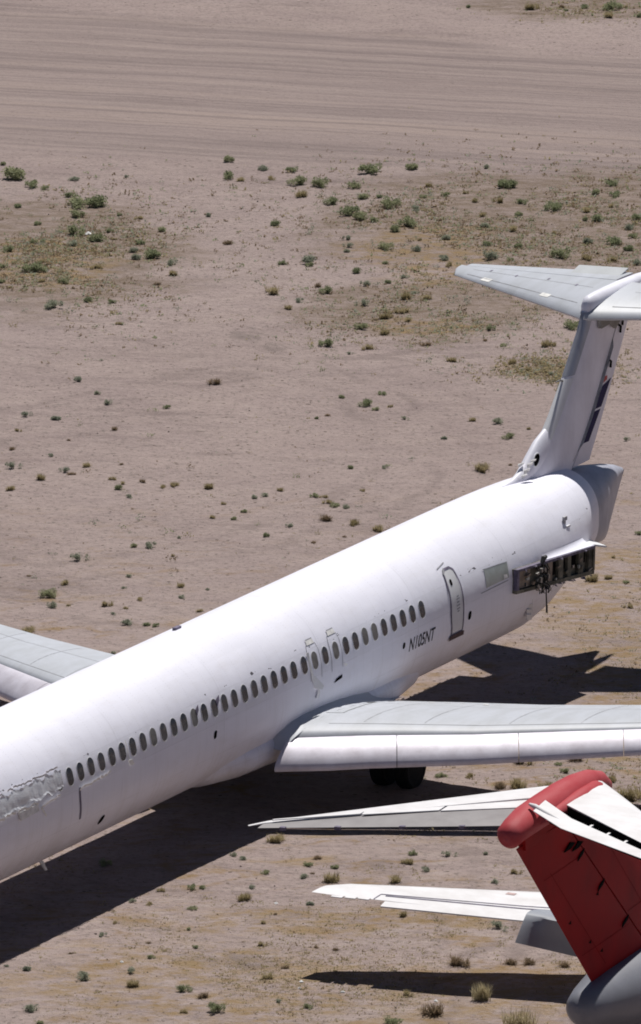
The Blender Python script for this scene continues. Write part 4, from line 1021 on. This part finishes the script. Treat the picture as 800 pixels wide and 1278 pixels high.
SHRUBS = [s.split(',') for s in """-9.55,302.72,0.72,G -8.89,301.43,0.37,G -9.29,298.77,0.27,G -7.77,300.14,0.3,G -7.39,298.87,0.64,G -6.83,298.87,0.64,G -7.65,302.47,0.27,S -7.33,297.27,0.39,G -7.47,294.91,0.49,G -7.41,293.24,0.34,S -6.75,294.01,0.44,G -6.41,295.12,0.22,G -8.58,296.26,0.22,G -9.35,292.48,0.29,G -8.5,289.74,0.48,G -8.34,290.94,0.29,O -9.52,290.29,0.24,G -9.41,288.35,0.21,G -9.18,287.59,0.21,O -7.6,288.12,0.31,G -8.27,288.34,0.26,O -7.87,284.83,0.4,S -4.99,291.67,0.43,G -5.51,291.35,0.34,S -5.63,292.34,0.29,S -4.47,290.58,0.31,S -4.38,289.17,0.43,O -5.49,297.14,0.27,O -4.83,295.33,0.24,G -5.4,293.44,0.24,G -6.83,285.77,0.26,G -6.14,285.55,0.19,G -4.86,287.88,0.26,D -3.39,297.58,0.22,S -6.04,302.93,0.15,S -9.91,304.85,0.2,G -8.49,301.08,0.25,G -6.11,297.49,0.17,G -6.69,290.05,0.38,O -6.22,294.11,0.22,O -8.37,293.8,0.19,G -8.68,293.58,0.22,G -2.82,305.27,0.35,G -2.82,302.9,0.4,G -2.45,302.54,0.32,O -1.76,304.07,0.3,S -0.9,303.82,0.3,G -1.5,302.77,0.3,O -0.6,301.94,0.42,G -0,301.58,0.47,G -0.57,300.19,0.47,O 1.52,303.45,0.62,G 2.85,304.03,0.4,G 0.41,299.03,0.39,G 1.06,301.34,0.35,G 1.33,299.71,0.32,G 0.95,297.54,0.49,G 1.17,296.74,0.42,G 1.61,296.51,0.24,G 2.13,298.44,0.49,G 2.28,295.16,0.34,G 2.7,295.94,0.54,G 2.96,297.98,0.29,S 1.82,299.82,0.2,G 3.21,299.81,0.2,G -1.35,296.09,0.32,G 0.84,294.05,0.22,S 0.84,293.06,0.24,S 0.81,292.39,0.22,S 1.97,292.71,0.41,G 2.93,292.38,0.27,S 3.04,293.81,0.22,O -0.37,290.87,0.43,S -0.27,290.43,0.24,G -1.11,290.66,0.22,G 1.09,289.55,0.29,G 1.37,287.94,0.29,S -1.43,286.68,0.5,O 0.23,286.78,0.36,G -0.01,287.63,0.31,D -0.93,284.57,0.33,O -0.62,285.51,0.24,S 1.24,285.18,0.31,S 1.93,283.5,0.42,O 2.43,284.23,0.47,O 2.52,286.02,0.52,O 1.22,282.16,0.33,G 1.82,281.44,0.42,O 2.58,283.19,0.33,O 2.47,288.9,0.21,S 2.01,288.26,0.19,G 2.78,286.76,0.19,S 3.04,280,0.3,D 0.22,279.92,0.35,G -2.86,293.53,0.34,D 1.96,290.74,0.19,G 3.2,286.01,0.38,O 5.58,301.41,0.42,G 5.98,301.41,0.42,G 9.04,301.73,0.35,G 8.53,300.46,0.32,G 9.14,300.22,0.32,G 5.51,299.1,0.42,O 6.18,299.09,0.25,G 7.22,298.28,0.49,G 8.48,296.68,0.42,G 8.22,297.93,0.39,O 4.94,297.28,0.32,O 5.01,295.7,0.32,S 6.1,297.38,0.22,G 5.86,295.13,0.41,O 9.68,296.9,0.29,G 7.14,294.89,0.24,O 8.1,293.55,0.34,S 8.9,293.54,0.39,G 9.39,295.43,0.32,S 9.46,294.31,0.27,G 9.23,292.54,0.34,G 8.76,291.12,0.36,O 7.23,291.57,0.53,G 5.02,293.24,0.31,G 5.14,291.37,0.41,S 5.91,292.9,0.27,G 3.82,294.03,0.29,S 3.74,291.27,0.29,S 3.37,301.43,0.3,O 3.9,300.04,0.22,G 4.47,300.49,0.25,O 5.18,304.12,0.25,S 5.68,291.15,0.22,G 8.11,296.68,0.22,G 4.73,299.22,0.35,O 3.9,290.51,0.34,O 8.95,298.61,0.3,O 7.99,291.24,0.38,O 9.49,290.68,0.34,S -6.9,275.55,0.25,S -8.24,271.25,0.25,S -7.4,270.86,0.27,S -6.02,272.69,0.25,S -6.32,273.87,0.18,S -4.3,272.2,0.2,G -8.42,265.07,0.31,S -8.41,262.56,0.31,O -7.42,266.48,0.15,S -6.42,265.36,0.33,O -7.62,263.86,0.42,O -7.02,264.61,0.24,S -6.8,264.33,0.24,D -5.69,263.78,0.24,O -5.49,262.67,0.24,G -5.41,263.22,0.2,O -4.87,263.5,0.24,D -4.3,262.86,0.2,O -3.99,263.04,0.31,O -8.53,267.33,0.24,D -7,268.37,0.16,D -5.48,265.54,0.15,D -8.43,269.42,0.2,O -5.88,282.73,0.21,O -5.74,269.7,0.29,D -3.07,262.86,0.44,O -3.04,275.13,0.48,D 1.34,272.57,0.34,G 1.78,273.93,0.2,G 0.59,273.45,0.18,G 0.21,271.32,0.22,D -0.13,270.93,0.13,G 1.58,271.98,0.18,G 1.99,272.37,0.18,O 0.82,265.08,0.2,G 1.76,265.17,0.18,S 0.86,279,0.14,S -1.78,261.77,0.22,S -1.48,261.95,0.2,S -1.09,262.59,0.24,O -0.15,261.86,0.2,G 0.13,261.77,0.22,O 0.2,261.14,0.26,O 0.41,260.78,0.19,G 0.69,260.6,0.19,S -2.89,259.5,0.24,O -2.37,259.32,0.19,G 0.88,258.8,0.37,O 1.56,258.09,0.43,O 0.13,259.24,0.43,D -0.82,258.52,0.19,S -1.43,257.26,0.19,G 1.16,262.51,0.2,O -2.62,261.04,0.2,O 0.64,257.37,0.15,D -0.19,256.65,0.19,D -2.1,260.13,0.17,G 1.37,279.61,0.35,O 7.33,282.12,0.42,G 3.78,277.98,0.37,O 4.93,282.03,0.28,G 4.77,280.6,0.19,D 5.28,268.62,0.27,G 4.95,270.34,0.29,S 4.26,270.63,0.27,O 5.79,269.66,0.18,O 2.38,270.83,0.18,S 3.43,268.44,0.18,S 4.44,264.89,0.53,O 5.94,276.76,0.27,O 6.57,276.26,0.18,S 6.46,279.77,0.46,O 6.74,279.87,0.28,O 5.26,279.78,0.16,G 5.5,277.66,0.32,O 5.22,265.54,0.18,D -6.37,254.62,0.36,S -6.67,251.96,0.31,O -7.07,250.64,0.35,G -6.94,249.51,0.29,S -6.55,249.69,0.17,O -5.59,249.63,0.33,O -4.71,250.26,0.21,O -5,247.74,0.29,S -5.05,249.38,0.19,O -4.53,256.07,0.26,S -4.94,256.24,0.19,G -3.76,257.24,0.15,S -5.05,252.79,0.15,S -5.15,251.56,0.13,S -3.61,250.54,0.17,S -3.69,251.68,0.29,O -3.12,249.08,0.21,O -7.49,246.8,0.43,O -4.48,247.58,0.19,G -4.23,247.5,0.16,G -5.35,248.77,0.12,S -7.66,252.91,0.13,D -5.29,244.57,0.14,S -2.95,251.43,0.13,S -3.9,255.1,0.19,O -5.17,261.75,0.17,S -6.64,215.14,0.23,S -5.32,214.45,0.29,S -6.48,212.07,0.32,S -4.26,213.95,0.4,O -4.3,215.03,0.22,S -3.89,216.18,0.16,G -3.73,221.71,0.22,O -3.94,217.48,0.15,D -5.01,218,0.18,S -5.66,216.56,0.15,D -3.13,213.51,0.25,G -3.07,211.89,0.2,O -3.03,218.55,0.13,G -4.37,220.74,0.15,S -3.94,220.61,0.22,O -4.74,218.99,0.15,O -7.11,215.46,0.11,S -6.24,211.09,0.16,G -2.99,221.92,0.2,G -2.77,221.93,0.15,G -1.27,223.34,0.17,G -1.82,224.53,0.17,S -2.05,224.81,0.17,S -0.3,224.07,0.19,G 0.3,223.87,0.19,G -0.43,223.01,0.24,S -0.17,223.37,0.15,D 0.24,222.67,0.49,O -0.11,224.71,0.28,D -1.62,222.08,0.15,S -0.26,220.66,0.19,S -2.99,220.29,0.18,G -1.78,221.12,0.41,O -1.32,219.1,0.18,O -1.37,217.24,0.24,O -2.86,217.03,0.13,G -1.19,214.6,0.34,O -0.82,215.37,0.2,D -2.37,211.96,0.34,G -2.67,213.01,0.3,D -0.31,212.27,0.18,G -1.05,219.84,0.13,D -0.11,217.06,0.15,D 0.34,216.87,0.2,D -0.97,212.71,0.14,S -1.04,226.13,0.53,O 2.17,225.13,0.19,G 2.03,224.34,0.34,O 1.78,222.71,0.45,O 3.02,225.08,0.23,S 3.87,225.18,0.15,S 2.46,223.71,0.21,S 4.05,222.69,0.19,S 1.86,219.68,0.29,O 4.09,218.64,0.31,S 1.92,213.35,0.29,O 3.49,212.98,0.9,T 2.47,211.85,0.61,D 1.58,210.98,0.35,G 3.17,215.6,0.54,D 4.73,215.81,0.4,D 4.22,215.8,0.36,D 5.48,215.56,0.36,D 4.38,210.94,1.06,T 4.52,223.55,0.3,O 4.87,233.74,0.59,O 3.33,233.99,0.39,O 4.76,231.32,0.58,O 4.32,231.31,0.43,D 3.64,232.36,0.27,O 5.94,232.84,0.19,G 5.77,233.61,0.16,G 6.23,234.1,0.51,D 6.6,232.78,0.43,O 5.5,231.43,0.39,O 7.44,230.35,0.77,O 2.92,232.34,0.19,G 7.05,232.1,0.35,O 6.66,234.75,0.27,O 8.5,268.33,0.18,S 8.5,257.67,0.19,G 7.76,255.12,0.19,O 7.12,252.6,0.46,O 7.53,252.87,0.29,O 8,252.44,0.17,G 8,249.71,0.29,O 7.77,259.89,0.11,D 5.04,330,0.19,G 8.15,329.83,0.32,D 8.32,329.14,0.16,G 8.96,329.82,0.24,G 9.81,329.54,0.54,G 10.74,328.15,0.22,G 9.72,328.03,0.43,O 10.36,329.81,0.22,O 7.17,329.56,0.54,O -5.08,223.91,0.3,G -5.88,225.88,0.26,D""".split()]
def region(x, y):
    if y > 322: return 'the weedy strip beyond the graded track'
    if y > 281 and x < -3: return 'the weedy patch beyond the far wing'
    if y > 281: return 'the weedy ground beyond the tailplane'
    if y > 270 and x > 3.2: return 'the straw patch beside the tail fin'
    if y > 262: return 'the open dirt short of the weedy ground'
    if y > 243 and x > 4.5: return 'the dirt past the cut-off tail end'
    if y > 243: return 'the bare dirt behind the white fuselage'
    if y > 224 and x > 1: return 'dirt between near wing and red tail'
    if y < 216 and x > .5: return 'the shadow of the red jet wing'
    if y > 212 and x > -.9 and y > 216: return 'the dirt around the red jet wing'
    if y > 225: return 'the shade under the white fuselage'
    return 'dirt before the long fuselage shadow'
KIND = {'G': ('leafy green', 'shrub'), 'S': ('grey-green sage', 'shrub'), 'O': ('yellow-olive dry', 'grass tuft'), 'D': ('flat brown dead', 'grass tuft'), 'T': ('tall straw-coloured', 'grass clump')}
SPECIAL = {(122, 'far'): None}
rs_ = random.Random(21)
order = sorted(range(len(SHRUBS)), key=lambda i: -float(SHRUBS[i][2]))
# places the largest plants can be told by
special = {}
for i in range(len(SHRUBS)):
    x, y, w_, c = SHRUBS[i]; x, y, w_ = float(x), float(y), float(w_)
    rest = [float(SHRUBS[j][2]) for j in range(len(SHRUBS)) if j != i and SHRUBS[j][3] == c and region(float(SHRUBS[j][0]), float(SHRUBS[j][1])) == region(x, y)]
    if not rest or w_ > max(rest) * 1.04: special[i] = 'largest'
    elif w_ < min(rest) * .96: special[i] = 'smallest'
for i, (x, y, w_, c) in enumerate(SHRUBS):
    x, y, w_ = float(x), float(y), float(w_); adj, noun = KIND[c]
    o = bpy.data.objects.new('desert_shrub' if c in 'GS' else 'dry_grass_tuft', PROTO[c][i % 5]); COL.objects.link(o)
    o.location = (x, y, gz(x, y) - .01); o.rotation_euler = (0, 0, rs_.uniform(0, 6.28)); hs = rs_.uniform(.85, 1.15)
    ws = w_ * (1.36 if c in 'GS' else 1.3 if c != 'T' else .85)
    o.scale = (ws * rs_.uniform(.85, 1.2), ws * rs_.uniform(.85, 1.2), ws * hs * (1.0 if c != 'G' or w_ < .5 else .95))
    size = 'big' if w_ > .5 else 'medium' if w_ > .31 else 'small' if w_ > .20 else 'tiny'
    where = region(x, y)
    prep = 'in' if where.startswith(('the shad', 'the weedy', 'the straw')) else 'on'
    if i in special: lab = f"{special[i]} {adj} {noun} {prep} {where}"
    else: lab = f"{size} {adj} {noun} {prep} {where}"
    tag(o, lab, noun, ('shrubs ' if c in 'GS' else 'dry grass tufts ') + prep + ' ' + where)

# sprigs and straw too small to count, one object
bm = bmesh.new(); r = random.Random(77)
def sprig(x, y, s, mi):
    for _ in range(r.randint(3, 6)):
        a = r.uniform(0, 6.28); e = r.uniform(.3, 1) * s; b = Vector((x + r.gauss(0, s * .35), y + r.gauss(0, s * .3), 0)); b.z = gz(b.x, b.y) - .005; t = b + Vector((math.cos(a) * e * .5, math.sin(a) * e * .5, e * r.uniform(.15, .55))); wv = Vector((-math.sin(a), math.cos(a), 0)) * e * r.uniform(.14, .32)
        f = bm.faces.new([bm.verts.new(q) for q in (b - wv * .5, b + wv * .5, t + wv, t - wv * .3)]); f.material_index = mi
def scatter(n, cx, cy, rx, ry, s0, s1, mix):
    k = 0
    while k < n:
        x, y = cx + rx * r.gauss(0, .5), cy + ry * r.gauss(0, .5)
        if mnoise.noise(Vector((x * .55, y * .3, 3.3))) + .12 < r.uniform(-.25, .35): continue
        sprig(x, y, r.uniform(s0, s1) * r.uniform(.6, 1), r.choice(mix)); k += 1
scatter(4600, -8.0, 292, 4.3, 9.5, .05, .22, (0, 1, 2, 3, 3, 3))
scatter(7000, 6.6, 296, 8.4, 9.5, .05, .22, (0, 1, 2, 3, 3, 3))
scatter(2200, 3.0, 284, 4.2, 6, .05, .20, (0, 1, 2, 3, 3))
scatter(2000, 6.7, 276.6, 1.9, 2.2, .06, .22, (2, 2, 2, 3, 1))
scatter(500, 9.2, 329.5, 4.5, 2.5, .06, .24, (2, 2, 3, 0))
scatter(3600, -2.0, 214.3, 6.5, 5, .03, .11, (2, 2, 2, 3))
scatter(3400, 2.6, 216, 6.0, 6, .03, .12, (2, 2, 2, 3))
scatter(1500, 8.0, 244, 3.5, 18, .04, .16, (2, 2, 3, 1))
scatter(900, 6.2, 232, 3.6, 6, .05, .18, (2, 2, 3, 0))
scatter(900, -3, 262, 9, 22, .03, .11, (1, 3, 3, 2, 2))
scatter(300, 3, 262, 7, 20, .03, .12, (1, 3, 3, 2))
# seedlings of the same shrubs
def seedling(x, y, s, mi):
    for _ in range(int(16 + 40 * s)):
        d = Vector((r.gauss(0, .42), r.gauss(0, .42), abs(r.gauss(0, .34)))) * s; p = Vector((x, y, 0)) + d; p.z += gz(p.x, p.y)
        l = s * r.uniform(.16, .34); u = Vector((r.gauss(0, .7), r.gauss(0, .7), r.uniform(.1, 1))).normalized(); v = u.cross(Vector((r.gauss(0, 1), r.gauss(0, 1), r.gauss(0, 1)))).normalized() * l * .42
        f = bm.faces.new([bm.verts.new(q) for q in (p - v * .5, p + u * l * .5 - v, p + u * l, p + u * l * .5 + v)]); f.material_index = mi
for n, cx, cy, rx, ry in ((230, -8.0, 291, 4.4, 9), (420, 6.4, 295, 8.6, 10), (170, 3.0, 284, 4.5, 7), (70, 6.8, 277, 2.2, 2.4), (60, -1, 258, 10, 16)):
    k = 0
    while k < n:
        x, y = cx + rx * r.gauss(0, .5), cy + ry * r.gauss(0, .5)
        if y > 303.5 - .3 * x: continue
        seedling(x, y, r.uniform(.07, .20), r.choice((0, 0, 1, 1, 2, 2, 3))); k += 1
# straw caught in wandering lines
for _ in range(70):
    x, y = r.uniform(-8, 9), r.choice((r.uniform(209, 224), r.uniform(209, 232), r.uniform(224, 262))); 
    if y > 228: x = r.uniform(2.5, 10)
    h_ = r.choice((0, PI)) + r.gauss(.15, .5)
    for k in range(r.randint(14, 60)):
        h_ += r.gauss(0, .22); x += .07 * math.cos(h_); y += .12 * math.sin(h_)
        for q in range(r.randint(0, 3)): sprig(x + r.gauss(0, .05), y + r.gauss(0, .12), r.uniform(.03, .10), r.choice((2, 2, 2, 3)))
gc = mk('ground_cover', bm, ['leafG', 'leafS', 'leafO', 'leafD'], recalc=False); tag(gc, kind='stuff')

# pebbles and clods: uncountable, one object
bm = bmesh.new()
for _ in range(3800):
    y = r.uniform(208, 300); hw = .0345 * y; x = r.uniform(-hw, hw) * 1.1; s = r.uniform(.012, .035) * (1.6 if r.random() < .06 else 1)
    a = r.uniform(0, 6.28); q = [Vector((x + s * math.cos(a + k * 2.094) * r.uniform(.7, 1.2), y + s * math.sin(a + k * 2.094) * r.uniform(.7, 1.2), gz(x, y) - .01)) for k in range(3)]; t = Vector((x, y, gz(x, y) + s * r.uniform(.5, .9)))
    vq = [bm.verts.new(p) for p in q]; vt = bm.verts.new(t)
    for k in range(3): bm.faces.new((vq[k], vq[(k + 1) % 3], vt))
pb = mk('gravel', bm, 'pebble'); tag(pb, kind='stuff')

# scraps of white litter
for x, y, s, lab in ((-4.52, 215.82, .09, 'white paper scrap on the dirt by the fuselage shadow edge'), (-1.04, 220.78, .09, 'white plastic scrap left of the red jet wing tip'), (-.45, 214.24, .11, 'white scrap below the tip of the wing shadow'), (-.49, 213.72, .08, 'smaller white scrap nearest the camera below the wing shadow tip'), (.48, 213.5, .09, 'white scrap among straw in front of the wing shadow'), (-7.03, 294.79, .20, 'white bag lying in the weedy patch beyond the far wing'), (2.55, 212.9, .10, 'white scrap caught beside the dead brown grass')):
    bm = bmesh.new(); n = 7; top = bm.verts.new((0, 0, s * .55)); rim = [bm.verts.new((s * .6 * math.cos(6.283 * k / n) * r.uniform(.6, 1.2), s * .5 * math.sin(6.283 * k / n) * r.uniform(.6, 1.2), s * r.uniform(0, .25))) for k in range(n)]; bot = bm.verts.new((0, 0, 0))
    for k in range(n): bm.faces.new((rim[k], rim[(k + 1) % n], top)); bm.faces.new((rim[(k + 1) % n], rim[k], bot))
    o = mk('litter_scrap', bm, 'litter'); o.location = (x, y, gz(x, y)); tag(o, lab, 'litter', 'white litter on the dirt')
